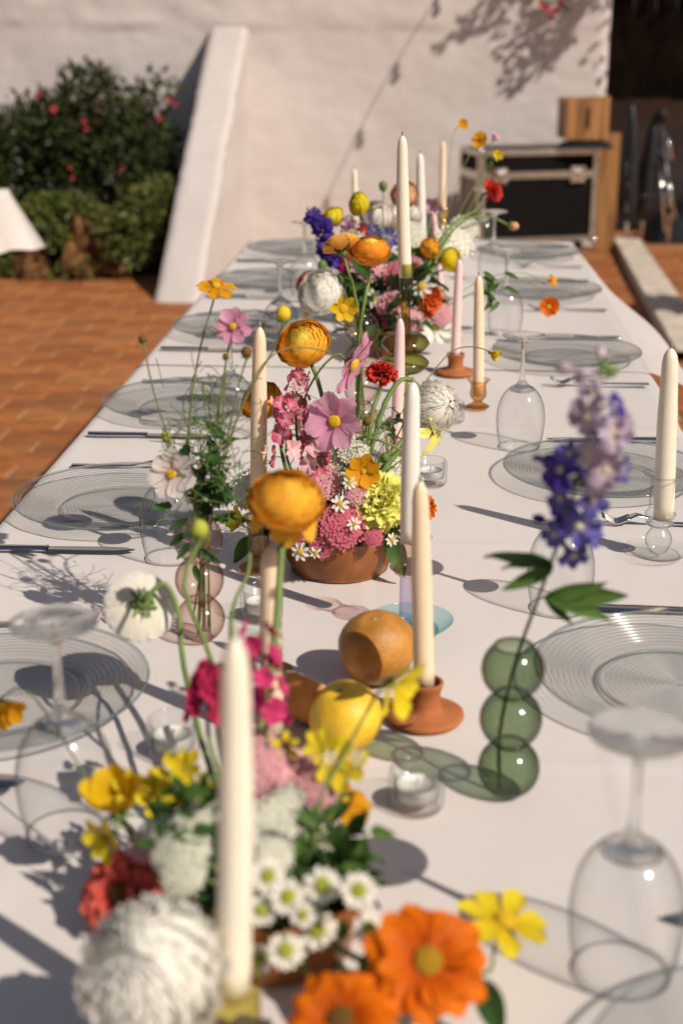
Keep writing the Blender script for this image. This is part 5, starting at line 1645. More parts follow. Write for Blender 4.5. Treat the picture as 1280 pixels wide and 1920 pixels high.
# ------------------------------------------------ green vase: delphinium
def bud_mesh(key, m):
    k = ('budm' + key, m.name)
    if k not in PM:
        b = MB(); b.ball((0, 0, .4), 1, 10, 8, sc_=(.7, .7, 1), bump=.15); b.tube([(0, 0, -.3), (0, 0, -1.2)], [.4, .12], 6)
        PM[k] = b.mesh('bud', m)
    return PM[k]
FD_B, FD_P, FD_V = floret_mesh('delb', C_DBL, 5, .72, .35, .22), floret_mesh('delp', C_DPK, 5, .78, .35, .22), floret_mesh('delv', C_DVI, 5, .75, .4, .22)
BEE = eye_mesh(mat('delphinium_bee', (.72, .68, .50), .8, .2, var=.2, vscale=200), 'bee')
YD = PV1.y + .005
dl = new_flower('delphinium', 'blue and lilac delphinium spike rising from the green bubble vase', Vector((PV1.x - .008, PV1.y, TZ + .006)), 'delphiniums')
def yd(py): return YD - .115 * max(0, min(1, (1230 - py) / 420))
ds = [dl.location.copy(), at(937, 1370, YD), at(968, 1235, YD), at(1020, 1090, yd(1090)), at(1065, 960, yd(960)), at(1100, 820, yd(820)), at(1118, 740, yd(740)), at(1125, 668, yd(668))]
stem_of(dl, ds, .0022, .0010, STEM_D, n=40)
FP = [(1052, 880, 'v', 52, (-.5, -.5, .2)), (1085, 985, 'b', 50, (.1, -.9, .1)), (1040, 1000, 'b', 36, (-.5, -.8, -.1)), (1075, 1040, 'b', 38, (.1, -.8, -.4)), (1108, 935, 'b', 44, (.5, -.8, .1)), (1050, 935, 'b', 34, (-.5, -.7, .2)),
      (1100, 780, 'p', 44, (-.4, -.9, .0)), (1150, 810, 'p', 48, (.35, -.9, .1)), (1135, 880, 'p', 46, (.1, -.95, -.1)), (1165, 880, 'b', 32, (.8, -.5, 0)), (1105, 850, 'p', 36, (-.3, -.9, .2)), (1085, 770, 'p', 30, (-.8, -.5, .1)),
      (1150, 760, 'v', 34, (.6, -.4, .5)), (1170, 800, 'p', 32, (.8, -.6, .1)), (1120, 905, 'p', 34, (.0, -.9, -.2)), (1066, 850, 'b', 30, (-.3, -.6, .3)), (1110, 1000, 'b', 34, (.7, -.6, 0)), (1140, 840, 'p', 34, (.5, .6, .1)), (1060, 960, 'v', 34, (-.4, .7, .1)), (1095, 900, 'v', 34, (.2, .8, .1)), (1118, 800, 'v', 30, (0, .9, .1))]
for (px, py, k, rp, n) in FP:
    P = at(px, py, yd(py) + n[1] * .014); r = rp * mpp(P) * .88
    M = frame(P, n, rnd.uniform(0, 6)) @ S(r)
    f = put('floret', {'v': FD_V, 'b': FD_B, 'p': FD_P}[k], dl, M)
    put('floret_eye', BEE, f, M @ T(0, 0, .10) @ S(.17))
    sp_ = spline(ds, 40); c = min(sp_, key=lambda q: (q - P).length)
    MB().tube([c - Vector((0, 0, .004)), P], .0008, 5).build('pedicel', STEM_D, dl, Matrix.Identity(4))
BD = bud_mesh('delb', C_DPK); BV = bud_mesh('delv', C_DVI)
for (px, py, rp, mm) in [(1062, 690, 13, BD), (1125, 662, 12, BD), (1100, 700, 12, BD), (1118, 720, 13, BD), (1098, 735, 12, BD), (1125, 745, 12, BD), (1142, 700, 11, CALYX), (1130, 690, 10, CALYX), (1015, 975, 11, BV), (1010, 860, 8, BV), (1090, 715, 10, BD), (1112, 760, 11, BD)]:
    P = at(px, py, yd(py) + rnd.uniform(-.01, .01))
    me = mm if mm is not CALYX else bud_mesh('delc', CALYX)
    sp_ = spline(ds, 40); c = min(sp_, key=lambda q: (q - P).length)
    put('bud', me, dl, frame(P, (P - c) + Vector((0, -.004, .002))) @ S(rp * mpp(P) * 1.25))
    MB().tube([c - Vector((0, 0, .008)), c.lerp(P, .6) - Vector((0, 0, .004)), P], .0007, 5).build('pedicel', STEM_D, dl, Matrix.Identity(4))
LW = leaf_mesh('delleaf', LEAF_B, 0, .28, .25)
J = at(1035, 1065, yd(1065))
for (dx, dy, dz, L, r_) in [(-.9, -.2, .35, .062, .3), (-.8, -.4, -.25, .05, -.4), (-.95, .1, .1, .045, .6)]:
    leaf(dl, J, (dx, dy, dz), (0, -.7, .7), L, LW, r_)
J2 = at(1020, 1120, yd(1120))
for (dx, dy, dz, L, r_) in [(.95, -.2, .12, .075, .3), (.9, -.3, -.12, .062, -.2), (.8, -.3, .3, .058, .6), (.6, -.3, -.45, .035, 0)]:
    leaf(dl, J2, (dx, dy, dz), (0, -.8, .6), L, LW, r_)

# ------------------------------------------------ faint pink vase: ranunculus
YR = PV3.y
def v3b(): return Vector((M_V3.x + rnd.uniform(-.012, .012), M_V3.y + rnd.uniform(-.01, .01), TZ + .01))
GR = 'flowers in the faint pink bubble vase'
fl('ran', 'ranunculus', 'apricot ranunculus seen from behind on a tall stem in mid table', 638, 456, YR, (-.25, .35, .75), 34, None, GR, [(678, 640, YR), (662, 540, YR)], C_OPALE, C_OPALE, base=v3b(), sr=.0026, openness=.35, dense=.55, flat=.55)
fl('ran', 'ranunculus', 'full orange and yellow ranunculus on a tall stem in mid table', 694, 468, YR, (.05, -.22, .95), 36, None, GR, [(672, 640, YR), (684, 560, YR)], C_OY, C_OYI, base=v3b(), sr=.0030, openness=.3, flat=.85)
fl('cos', 'buttercup', 'golden buttercup beneath the tall ranunculus stems', 643, 578, YR - .03, (.35, -.9, .1), 30, None, GR, [(668, 640, YR), (625, 600, YR - .02)], C_YDR, eye=EYE_Y, base=v3b(), n=6, tilt=.5, width=.9, eye_r=.3, sr=.0012)
for px, py, lab in [(640, 520, 'green bud left of the tall ranunculus stems')]:
    fl('bud', 'flower_bud', lab, px, py, YR, (0, 0, 1), 8, None, GR, [(672, 640, YR)], CALYX, base=v3b(), sr=.0010)

# ------------------------------------------------ far arrangement
YF = PA2.y
filler(M_A2, .085, 150, .06, LEAF_A, 'dark leaves crowding the bowl of the far arrangement', 6, .13)
filler(Vector((M_A2.x + .02, M_A2.y + .35, M_A2.z)), .08, 110, .06, LEAF_B, 'fresh green leaves of the flowers at the far end', 8, .14)
fl('ran', 'ranunculus', 'large white ranunculus at the left of the far arrangement', 604, 547, YF - .05, (-.3, -.75, .55), 43, M_A2, G2, [(660, 620, YF)], C_WH, C_WHI, sr=.0025)
fl('ran', 'ranunculus', 'red ranunculus peeping out beside the large white one', 574, 527, YF, (-.6, -.2, .6), 22, M_A2, G2, [(640, 600, YF)], C_RED, C_RED, EYE_B)
dp = new_flower('delphinium', 'violet delphinium spike left in the far arrangement', start(M_A2), 'delphiniums')
dpts = [dp.location.copy(), at(665, 580, YF + .02), at(635, 500, YF + .03), at(602, 430, YF + .04), at(580, 388, YF + .05)]
stem_of(dp, dpts, .002, .001, STEM_D)
spike(dp, dpts, .017, [FD_V, FD_V, bud_mesh('x', C_DVI)], 40, 1.1, .62, .42, None, (0, -.6, .2), 5, BD, 6)
fl('ran', 'ranunculus', 'yellow ranunculus on a bent stem in front of the thin ivory candle', 672, 382, YF + .05, (-.75, -.55, .3), 21, M_A2, G2, [(715, 520, YF + .02), (718, 400, YF + .05)], C_YEL, C_YEL, flat=1.0, dense=.8)
fl('ran', 'ranunculus', 'pale yellow ranunculus above the violet delphinium', 622, 406, YF + .06, (-.4, -.3, .7), 22, M_A2, G2, [(680, 520, YF + .03), (660, 410, YF + .06)], C_YEL, C_YEL, dense=.7)
fl('ran', 'ranunculus', 'peach ranunculus behind the tall ivory candle', 758, 365, YF + .28, (-.1, -.8, .4), 24, M_A2, G2, [(740, 520, YF + .15)], C_PCH, C_PCH, dense=.8)
fl('ran', 'ranunculus', 'creamy white ranunculus at the top of the far arrangement', 706, 405, YF + .22, (-.2, -.7, .6), 30, M_A2, G2, [(720, 520, YF + .1)], C_WC, C_WH, dense=.8)
fl('mum', 'chrysanthemum', 'white pompon beside the tall ivory candle in the far arrangement', 735, 405, YF + .25, (.1, -.7, .6), 22, M_A2, G2, [(730, 520, YF + .1)], C_WH, n=90)
fl('cos', 'cosmos', 'mauve cosmos left of the peach candle at the far end', 815, 383, YF + .45, (-.1, -.6, -.2), 22, M_A2, G2, [(780, 500, YF + .3)], C_MAUV, n=7, tilt=.7)
fl('cos', 'love_in_a_mist', 'blue flower beside the tall ivory candle', 727, 447, YF + .05, (.1, -.9, .3), 22, M_A2, G2, [(725, 540, YF)], C_DBL, eye=EYE_G, n=8, width=.5, tilt=.2)
fl('cos', 'love_in_a_mist', 'small blue flower left of the amber ranunculus top', 700, 432, YF + .12, (-.2, -.8, .5), 15, M_A2, G2, [(715, 540, YF)], C_DBL, eye=EYE_G, n=8, width=.5)
fl('ruf', 'carnation', 'pink carnation left of the olive candlestick stem', 732, 572, YF - .06, (-.1, -.85, .4), 30, M_A2, G2, [], C_STP, n=46)
fl('ruf', 'carnation', 'second pink carnation peeping below the first', 712, 600, YF - .05, (-.4, -.8, .2), 22, M_A2, G2, [], C_STK, n=34)
fl('ruf', 'carnation', 'vermilion carnation right of the olive candlestick', 805, 562, YF - .03, (.3, -.85, .4), 28, M_A2, G2, [], C_ORC, n=44)
fl('ruf', 'carnation', 'small vermilion carnation behind the white daisy', 798, 585, YF - .03, (.1, -.9, .1), 18, M_A2, G2, [], C_ORC, n=30)
daisy('white daisy against the vermilion carnation', 790, 537, YF - .05, (-.2, -.9, .4), 24, M_A2, G2, npet=8, width=.5)
fl('ran', 'ranunculus', 'red ranunculus low between white ranunculus and delphinium', 645, 482, YF + .03, (-.1, -.8, .5), 20, M_A2, G2, [(680, 560, YF)], C_RED, C_MAG, EYE_B)
fl('ran', 'ranunculus', 'red bloom behind the yellow ranunculus', 680, 437, YF + .2, (-.1, -.8, .5), 18, M_A2, G2, [(700, 560, YF)], C_RED, C_RED, EYE_B, dense=.7)
fl('ran', 'ranunculus', 'yellow rose-like ranunculus leaning right of the olive candlestick', 845, 487, YF + .05, (.55, -.6, .25), 22, M_A2, G2, [(770, 560, YF), (810, 505, YF + .03)], C_YEL, C_YEL, dense=.8)
fl('ran', 'ranunculus', 'small orange bloom left of the leaning yellow one', 806, 465, YF + .1, (.1, -.85, .3), 18, M_A2, G2, [(770, 560, YF)], C_OR, C_OR, dense=.6)
fl('ruf', 'ranunculus', 'dark red ranunculus on a long stem in front of the flight case', 922, 358, YF + .35, (.5, -.5, .3), 24, M_A2, G2, [(770, 560, YF), (840, 430, YF + .2), (890, 395, YF + .3)], C_RED, sr=.003, n=30, width=1.0)
fl('bud', 'flower_bud', 'pale bud at the end of a green stem over the far upturned glass', 963, 424, YF + .32, (.9, -.2, -.1), 8, M_A2, G2, [(780, 560, YF), (850, 430, YF + .2), (910, 405, YF + .3)], C_PCH, sr=.0024)
um('lace_flower', 'white lace flower right in the far arrangement', 850, 455, YF + .2, (.3, -.6, .7), 40, UL, M_A2, G2)
um('lace_flower', 'white lace flower beside the amber ranunculus stems', 665, 540, YF - .02, (-.2, -.8, .5), 36, UL, M_A2, G2)
um('yarrow', 'pale pink yarrow low in the far arrangement', 770, 600, YF - .07, (.1, -.9, .3), 26, UP_, M_A2, G2)
um('yarrow', 'pale pink yarrow at the back of the far arrangement', 700, 470, YF + .05, (-.1, -.8, .6), 26, UP_, M_A2, G2)
daisy('white daisy under the tall ranunculus stems', 672, 610, YF - .07, (0, -.95, .2), 24, M_A2, G2, npet=10)
daisy('white daisy left below the white ranunculus', 575, 590, YF - .03, (-.3, -.9, .2), 16, M_A2, G2, npet=10)
fl('cos', 'anemone', 'white ribbed blossom lying right of the olive bubbles', 816, 612, YF - .03, (.3, -.9, .2), 34, M_A2, G2, [(775, 625, YF)], C_WH, eye=EYE_G, n=9, width=.5, tilt=.3)
fl('bud', 'flower_bud', 'small green bud at the very top left of the far arrangement', 718, 348, YF + .2, (0, 0, 1), 8, M_A2, G2, [(720, 480, YF + .1)], CALYX, sr=.0014)
fl('bud', 'flower_bud', 'green bud above the large white ranunculus', 604, 497, YF - .02, (-.2, 0, 1), 9, M_A2, G2, [(660, 600, YF)], CALYX, sr=.0010)
for px, py, Y, r_, me, nm, lab in [(690, 500, YF - .02, 34, UP_, 'yarrow', 'pale pink yarrow behind the tall ranunculus stems'), (745, 515, YF - .02, 30, UR, 'yarrow', 'rose yarrow just behind the olive candlestick cup'), (660, 460, YF + .1, 32, UL, 'lace_flower', 'white lace flower between violet delphinium and amber ranunculus'),
        (870, 430, YF + .3, 30, UL, 'lace_flower', 'white lace flower farthest right in the far arrangement'), (770, 440, YF + .2, 30, UL, 'lace_flower', 'white lace flower between the two tallest white candles'), (828, 590, YF - .03, 24, UP_, 'yarrow', 'pale pink yarrow beside the vermilion carnations')]:
    um(nm, lab, px, py, Y, (rnd.uniform(-.2, .2), -.75, .6), r_, me, M_A2, G2)
fl('ran', 'ranunculus', 'creamy white ranunculus between the tall candles of the far arrangement', 772, 400, YF + .35, (.1, -.7, .5), 22, M_A2, G2, [(750, 520, YF + .2)], C_WC, C_WH, dense=.8)
fl('ruf', 'carnation', 'pink carnation above the vermilion ones', 775, 500, YF + .05, (.1, -.8, .5), 22, M_A2, G2, [], C_STP, n=34)
fl('ruf', 'carnation', 'mauve carnation left behind the amber ranunculus', 655, 425, YF + .15, (-.2, -.7, .6), 20, M_A2, G2, [], C_MAUV, n=34)
fl('ruf', 'carnation', 'crimson carnation under the violet delphinium', 650, 510, YF, (-.2, -.8, .4), 20, M_A2, G2, [], C_MAG, n=34)
daisy('white daisy left of the pink carnation in the far arrangement', 700, 560, YF - .06, (-.1, -.9, .3), 18, M_A2, G2, npet=9)
daisy('white daisy low behind the faint pink vase', 655, 590, YF - .05, (-.1, -.9, .3), 18, M_A2, G2, npet=9)
# sprays to the right of the far arrangement
sp1 = loose_stem('leafy green spray behind the pale peach candle in the amber goblet', [(790, 610, YF), (860, 560, YF + .05), (920, 540, YF + .08)], .0012, STEM_G, M_A2, G2, 'leafy_spray')
for i in range(13):
    P = at(905 + (i % 5) * 10, 510 + (i * 7) % 62, YF + .06); a = i * 1.3
    leaf(sp1, P, (cos(a) * .8 + .2, -.3, -sin(a) * .4 - .55), (0, -.8, .5), .038, leaf_mesh('spray', LEAF_B, 0, .3, .15))
fl('cos', 'cosmos', 'orange cosmos over the far right plate, upper of two', 1031, 527, YF + .12, (.6, -.4, .3), 15, M_A2, G2, [(790, 600, YF), (900, 525, YF + .08), (985, 512, YF + .1)], C_YC, n=7, tilt=.5, sr=.0008, eye=EYE_B)
fl('cos', 'cosmos', 'orange cosmos over the right plate, lower of two', 1028, 575, YF + .08, (.2, -.9, .3), 21, M_A2, G2, [(790, 600, YF), (920, 535, YF + .06), (990, 530, YF + .07), (1015, 555, YF + .08)], C_ZO, n=9, tilt=.5, sr=.0008, eye=EYE_Y)
fl('cos', 'cosmos', 'golden cosmos highest at the far end against the wall', 866, 234, YF + .6, (.4, -.7, .2), 13, M_A2, G2, [(800, 520, YF + .3), (835, 350, YF + .5), (848, 260, YF + .58)], C_YC, n=7, tilt=.5, sr=.0008)
fl('cos', 'cosmos', 'orange cosmos above the flight case edge', 899, 263, YF + .6, (-.2, -.9, .3), 17, M_A2, G2, [(800, 520, YF + .3), (850, 360, YF + .5), (880, 290, YF + .58)], C_YC, n=8, tilt=.3, sr=.0008, eye=EYE_B)
fl('cos', 'cosmos', 'mauve cosmos seen sideways beside the orange one above the flight case', 925, 262, YF + .62, (.5, -.2, .7), 15, M_A2, G2, [(805, 520, YF + .3), (870, 380, YF + .5), (922, 300, YF + .6)], C_MAUV, n=7, tilt=.9, sr=.0008)
fl('cos', 'cosmos', 'small yellow cosmos in front of the flight case lid', 933, 290, YF + .6, (.1, -.9, .2), 11, M_A2, G2, [(805, 520, YF + .3), (880, 390, YF + .5)], C_YEL, n=7, tilt=.4, sr=.0008)

# ------------------------------------------------ near arrangement (out of focus)
YN = PA0.y
filler(M_A0, .062, 120, .032, LEAF_A, 'dark leaves crowding the bowl of the near arrangement', 7, .035)
fl('mum', 'chrysanthemum', 'big shaggy white chrysanthemum at the bottom left of the picture', 283, 1822, .79, (-.25, -.55, .8), 124, M_A0, G0, [], C_MUM, sr=.003, n=270)
fl('zin', 'zinnia', 'coral red zinnia left of the near ivory candle', 226, 1678, .985, (-.35, -.6, .75), 88, M_A0, G0, [], C_ZR, eye=EYE_B, sr=.0022, rows=((11, 1.0, .1), (10, .85, .35), (8, .65, .6)), width=.7, key='zinr')
fl('zin', 'zinnia', 'big orange zinnia at the bottom of the picture', 800, 1805, .86, (.2, -.55, .8), 118, M_A0, G0, [], C_ZO, eye=EYE_Z, sr=.0024, rows=((11, 1.0, .05), (8, .86, .22)), width=.68, key='zino')
fl('zin', 'zinnia', 'darker orange zinnia cut by the bottom picture edge', 640, 1915, .80, (-.1, -.5, .85), 105, M_A0, G0, [], C_ZO, eye=EYE_B, sr=.0024, rows=((11, 1.0, .05), (9, .85, .3)), width=.6, key='zino')
for i, (px, py, rp, lab) in enumerate([(503, 1642, 35, 'topmost white daisy right of the near candle'), (540, 1682, 36, 'white daisy just below the topmost one by the near candle'), (605, 1660, 38, 'white daisy in the middle of the near daisy cluster'), (672, 1670, 37, 'white daisy highest at the right of the near daisy cluster'),
                                      (490, 1708, 30, 'white daisy half hidden by the near candle, upper one'), (596, 1745, 38, 'white daisy at the lower right of the near cluster'), (536, 1782, 38, 'white daisy lowest in the near cluster'), (486, 1798, 32, 'white daisy half hidden by the near candle, lower one'),
                                      (692, 1742, 34, 'white daisy just above the big orange zinnia'), (568, 1716, 26, 'small white daisy amid the near cluster')]):
    daisy(lab, px, py, .895 + .012 * (i % 3), (rnd.uniform(-.15, .25), -.72, .62), rp * .98, M_A0, G0, npet=14, width=.36, eye=EYE_G, eye_r=.40)
um('lace_flower', 'cream lace flower left of the near ivory candle', 330, 1565, .97, (-.2, -.6, .7), 50, UL, M_A0, G0)
um('lace_flower', 'lower cream lace flower left of the near ivory candle', 345, 1635, .93, (-.2, -.7, .6), 48, UL, M_A0, G0)
um('lace_flower', 'cream lace flower right of the near ivory candle', 512, 1545, .99, (.1, -.6, .7), 54, UL, M_A0, G0)
um('lace_flower', 'cream lace flower hidden behind the near ivory candle', 385, 1530, .98, (0, -.6, .7), 42, UL, M_A0, G0)
um('yarrow', 'pale pink yarrow right of the near ivory candle', 560, 1462, 1.07, (.1, -.6, .75), 62, UP_, M_A0, G0)
um('yarrow', 'smaller pale pink yarrow touching the near ivory candle', 498, 1448, 1.06, (-.1, -.6, .75), 52, UP_, M_A0, G0)
um('yarrow', 'pale pink yarrow high beside the near ivory candle', 488, 1395, 1.09, (0, -.6, .7), 34, UP_, M_A0, G0)
MG = floret_mesh('mag', C_MAG, 5, 1.0, .5, .2)
stock('dark magenta stock left of the near ivory candle', [(400, 1420, 1.09), (392, 1310, 1.11), (400, 1262, 1.12)], .0138, [MG], 18, M_A0, G0, 4, 1.0, .75, .5)
stock('magenta stock with open top right of the near ivory candle', [(500, 1420, 1.08), (500, 1300, 1.10), (484, 1185, 1.11)], .0125, [floret_mesh('mag2', petal_mat('bright_magenta', (.60, .05, .16), (.66, .06, .20), .3), 5, 1.0, .55, .2)], 15, M_A0, G0, 5, 1.0, .8, .5)
fl('cos', 'alstroemeria', 'deep yellow alstroemeria tube highest at the left of the near arrangement', 222, 1520, 1.04, (-.1, -.3, .9), 100, M_A0, G0, [(300, 1640, 1.0)], C_YDR, eye=EYE_B, n=6, tilt=1.15, width=.62, eye_r=.1, sr=.002)
fl('cos', 'alstroemeria', 'yellow alstroemeria just above the coral zinnia', 198, 1570, 1.01, (-.5, -.75, .1), 52, M_A0, G0, [(300, 1660, 1.0)], C_YEL, eye=EYE_B, n=6, tilt=.5, width=.7, eye_r=.1)
for px, py, rp, lab in [(330, 1455, 36, 'yellow freesia bloom above the cream lace flower'), (300, 1500, 34, 'yellow freesia bloom left in the near arrangement'), (370, 1490, 34, 'yellow freesia bloom touching the near candle'), (290, 1470, 24, 'small yellow freesia bloom behind the alstroemeria tube'), (640, 1440, 40, 'yellow freesia bloom in front of the yellow fruit'), (605, 1400, 28, 'small yellow freesia bloom at the foot of the yellow fruit')]:
    fl('cos', 'freesia', lab, px, py, 1.06, (rnd.uniform(-.4, .4), -.7, .6), rp * 1.4, M_A0, G0, [], C_YEL, eye=EYE_G, n=6, tilt=.45, width=.75, eye_r=.12, ruffle=.10, sr=.0014)
fl('cos', 'cosmos', 'golden orange cosmos seen sideways right in the near arrangement', 648, 1500, 1.05, (.15, -.2, .95), 54, M_A0, G0, [], C_YC, eye=EYE_Y, n=8, tilt=-.25, width=.7, curl=-.2)
fl('cos', 'pansy', 'yellow and red pansy above the pale pink yarrow', 536, 1398, 1.08, (.1, -.8, .5), 28, M_A0, G0, [], C_YEL, eye=EYE_B, n=5, tilt=.2, width=1.0, eye_r=.35)
fl('cos', 'alstroemeria', 'lone blurred yellow bloom in front of the grapefruit', 738, 1284, 1.09, (.55, -.4, -.2), 72, M_A0, G0, [(600, 1500, 1.04), (690, 1330, 1.08)], C_YEL, eye=EYE_G, n=6, tilt=.45, width=.62, eye_r=.1, curl=-.3, sr=.0014)
fl('cos', 'cosmos', 'yellow cosmos standing in front of the near right glass shadow', 945, 1728, .94, (.25, -.15, .95), 92, M_A0, G0, [(700, 1850, .93), (900, 1830, .93), (925, 1780, .94)], C_YEL, eye=EYE_Y, n=7, tilt=.08, width=.42, eye_r=.2, sr=.0014, curl=-.12)
fl('cos', 'cosmos', 'orange cosmos cut by the left picture edge', 2, 1322, 1.20, (.3, -.6, -.3), 52, M_A0, G0, [(250, 1560, 1.05), (90, 1340, 1.15), (40, 1290, 1.19)], C_YC, n=7, tilt=.7, sr=.0009)
fl('ran', 'ranunculus', 'large blurred orange ranunculus nodding in front of the middle arrangement', 537, 935, 1.30, (.12, -.30, .85), 68, M_A0, G0, [(480, 1450, 1.10), (515, 1200, 1.22), (526, 1060, 1.28)], C_OR, C_OR, sr=.0034, openness=.28, dense=1.0, flat=.85)
br_root = [o for o in bpy.data.objects if o.get('label', '').startswith('large blurred orange ranunculus')][0]
for k_, (a_, tl_) in enumerate([(0.4, -.75), (1.5, -.45), (2.9, -.95), (4.0, -.6), (5.2, -.85)]):
    hd_ = at(537, 935, 1.30); r_ = 68 * mpp(hd_)
    put('petal', petal('loose', C_OR, .95, .35, .6, .25, -.25, .15, .02, .06), br_root, frame(hd_ - Vector((.0, -.1, .35)) * r_, (.12, -.30, .85)) @ Rz(a_) @ T(0, r_ * .25, 0) @ Rx(tl_) @ S(r_ * .95))
fl('ran', 'ranunculus', 'nodding white ranunculus seen from behind above the left tea light', 262, 1140, 1.36, (-.25, .55, -.45), 62, M_A0, G0, [(400, 1460, 1.12), (345, 1250, 1.30), (335, 1150, 1.34), (310, 1095, 1.345), (285, 1110, 1.34)], C_WH, C_WH, sr=.0026, openness=.25, dense=1.1, flat=.6)
fl('bud', 'flower_bud', 'blurred pale green bud on a leaning stem in front of the pink vase', 374, 992, 1.28, (-.1, -.2, 1), 17, M_A0, G0, [(420, 1450, 1.1), (400, 1250, 1.2), (345, 1100, 1.26)], EYE_G, sr=.0022)
loose_stem('pale green stem wandering up between vase and peach candle', [(440, 1400, 1.1), (432, 1200, 1.2), (440, 1130, 1.25), (466, 1070, 1.28), (468, 1000, 1.3)], .0022, STEM_G, M_A0, G0, 'curling_stem')
lf = loose_stem('big dark leaf twig at the bottom beside the orange zinnia', [(700, 1860, .93), (760, 1850, .9)], .0014, STEM_D, M_A0, G0, 'leafy_twig')
BL = leaf_mesh('big', LEAF_A, 0, .42, .2)
for (px, py, Y, d, L) in [(900, 1830, .87, (.35, -.3, -.9), .05), (690, 1780, .92, (.1, -.4, -.8), .045), (660, 1560, .99, (.2, -.3, .5), .034), (700, 1890, .85, (.1, -.6, .2), .05), (630, 1600, .98, (.3, -.3, .4), .036), (590, 1560, 1.0, (-.1, -.3, .6), .034)]:
    leaf(lf, at(px, py, Y), d, (0, -.8, .6), L, BL)

um('lace_flower', 'cream lace flower just above the near daisies', 515, 1605, .93, (.1, -.7, .65), 38, UL, M_A0, G0)
um('lace_flower', 'cream lace flower low against the coral zinnia', 318, 1600, .95, (-.3, -.7, .6), 40, UL, M_A0, G0)
fl('cos', 'freesia', 'yellow freesia bloom lowest in the yellow cluster at left', 330, 1535, 1.0, (-.3, -.8, .5), 44, M_A0, G0, [], C_YEL, eye=EYE_G, n=6, tilt=.45, width=.75, eye_r=.12, ruffle=.10, sr=.0014)
nl = loose_stem('cluster of green leaves right in the near arrangement', [(560, 1640, .96), (600, 1560, .98)], .0014, STEM_D, M_A0, G0, 'leafy_twig')
for k in range(34):
    px, py = rnd.uniform(545, 700), rnd.uniform(1530, 1760)
    a = rnd.uniform(0, 6.3)
    leaf(nl, at(px, py, .955 + rnd.uniform(-.02, .03)), (cos(a), -.3, sin(a) * .8 + .2), (rnd.uniform(-.4, .4), -.7, .7), rnd.uniform(.015, .026), leaf_mesh('fill2', LEAF_B if k % 3 else LEAF_A, 4, .6, .35), rnd.uniform(-.5, .5))
nl2 = loose_stem('cluster of green leaves left in the near arrangement', [(330, 1660, .96), (290, 1580, .98)], .0014, STEM_D, M_A0, G0, 'leafy_twig')
for k in range(60):
    px, py = rnd.uniform(285, 440), rnd.uniform(1470, 1640)
    a = rnd.uniform(0, 6.3)
    leaf(nl2, at(px, py, .975 + rnd.uniform(-.02, .03)), (cos(a), -.3, sin(a) * .8 + .2), (rnd.uniform(-.4, .4), -.7, .7), rnd.uniform(.015, .026), leaf_mesh('fill2', LEAF_A if k % 3 else LEAF_B, 4, .6, .35), rnd.uniform(-.5, .5))


# ------------------------------------------------ more small blossoms in the middle and near bowls
for px, py, Y, r_, me, nm, lab in [(578, 925, YA - .07, 32, UP_, 'yarrow', 'pale pink yarrow between stock and rose yarrow'), (662, 842, YA - .03, 32, UL, 'lace_flower', 'white lace flower right beside the camera-facing pink cosmos'),
        (600, 838, YA - .02, 30, UL, 'lace_flower', 'white lace flower behind the stocks of the middle bowl'), (668, 925, YA - .07, 26, UP_, 'yarrow', 'small pale pink yarrow left of the lemon carnation'),
        (700, 1008, YA - .085, 20, UR, 'yarrow', 'small rose yarrow on the rim below the lemon carnation'), (560, 985, YA - .07, 34, UR, 'yarrow', 'rose yarrow half hidden by the blurred ranunculus'),
        (512, 960, YA - .03, 30, UL, 'lace_flower', 'white lace flower at the left edge of the middle bowl'), (770, 905, YA + .03, 26, UL, 'lace_flower', 'small lace flower right behind the white candle')]:
    um(nm, lab, px, py, Y, (rnd.uniform(-.2, .2), -.75, .6), r_, me, M_A1, G1)
daisy('small white daisy beside the deep golden cosmos', 655, 905, YA - .075, (.1, -.85, .5), 14, M_A1, G1, npet=8)
daisy('small white daisy at the right rim under the lemon carnation', 735, 1012, YA - .07, (.4, -.8, .3), 13, M_A1, G1, npet=8)
daisy('small white daisy beneath the stocks', 590, 958, YA - .085, (-.1, -.85, .5), 15, M_A1, G1, npet=8)
fw = empty('fine_foliage', M_A1, 'wispy thread foliage and thin stems rising from the middle bowl', 'foliage', G1)
mb = MB(); r7 = random.Random(9)
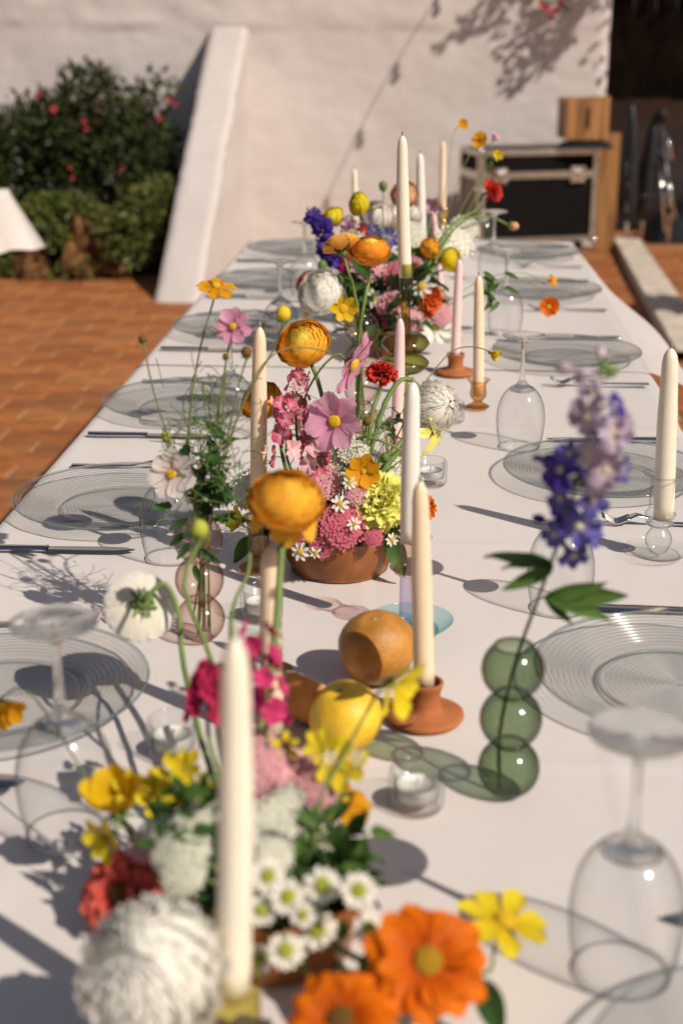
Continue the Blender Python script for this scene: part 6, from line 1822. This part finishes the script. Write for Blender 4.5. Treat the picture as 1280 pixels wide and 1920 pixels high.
for i in range(130):
    c = at(650 + max(-75, min(75, r7.gauss(0, 50))), 860 + max(-90, min(60, r7.gauss(0, 50))), YA + max(-.04, min(.04, r7.gauss(0, .03))))
    d = Vector((r7.gauss(0, .8), r7.gauss(0, .6), r7.gauss(.5, .6))).normalized(); e = Vector((r7.gauss(0, 1), r7.gauss(0, 1), r7.gauss(0, 1))).normalized()
    L = r7.uniform(.02, .045)
    mb.tube(spline([c, c + d * L * .5 + e * L * .1, c + d * L * .8 + e * L * .35, c + d * L * .85 + e * L * .6], 9), .0005, 4)
for i in range(26):
    p = at(r7.gauss(650, 60), r7.uniform(760, 880), YA + r7.gauss(0, .03)); b0 = start(M_A1, .7)
    mb.tube(spline([b0, b0.lerp(p, .5) + Vector((r7.gauss(0, .008), 0, .01)), p], 10), .0007, 5)
mb.build('threads', THREAD, fw, Matrix.Identity(4))['kind'] = 'stuff'
for px, py, Y, r_, me, nm, lab in [(300, 1560, .99, 34, UL, 'lace_flower', 'cream lace flower behind the deep yellow alstroemeria'), (360, 1590, .95, 38, UL, 'lace_flower', 'cream lace flower touching the near candle on its left'), (540, 1500, 1.02, 34, UL, 'lace_flower', 'cream lace flower under the big pale yarrow'),
        (600, 1480, 1.05, 40, UP_, 'yarrow', 'pale pink yarrow left of the golden orange cosmos'), (520, 1495, 1.04, 40, UP_, 'yarrow', 'pale pink yarrow lowest beside the near candle'), (270, 1590, 1.0, 30, UP_, 'yarrow', 'small pink yarrow above the coral zinnia')]:
    um(nm, lab, px, py, Y, (rnd.uniform(-.2, .2), -.65, .7), r_, me, M_A0, G0)
for px, py, lab in [(600, 1560, 'tiny white blossom under the golden orange cosmos'), (612, 1585, 'tiny white blossom lowest under the golden orange cosmos'), (618, 1420, 'tiny white blossom against the yellow fruit'), (668, 1420, 'tiny white blossom right of the yellow freesia')]:
    daisy(lab, px, py, 1.0, (0, -.8, .5), 15, M_A0, G0, npet=5, width=.8, eye_r=.15)
for px, py, lab in [(250, 1480, 'yellow freesia bloom beside the deep yellow alstroemeria'), (350, 1440, 'yellow freesia bloom highest left of the near candle'), (395, 1500, 'yellow freesia bloom half behind the near candle')]:
    fl('cos', 'freesia', lab, px, py, 1.04, (rnd.uniform(-.4, .2), -.7, .6), 40, M_A0, G0, [], C_YEL, eye=EYE_G, n=6, tilt=.45, width=.75, eye_r=.12, ruffle=.10, sr=.0014)
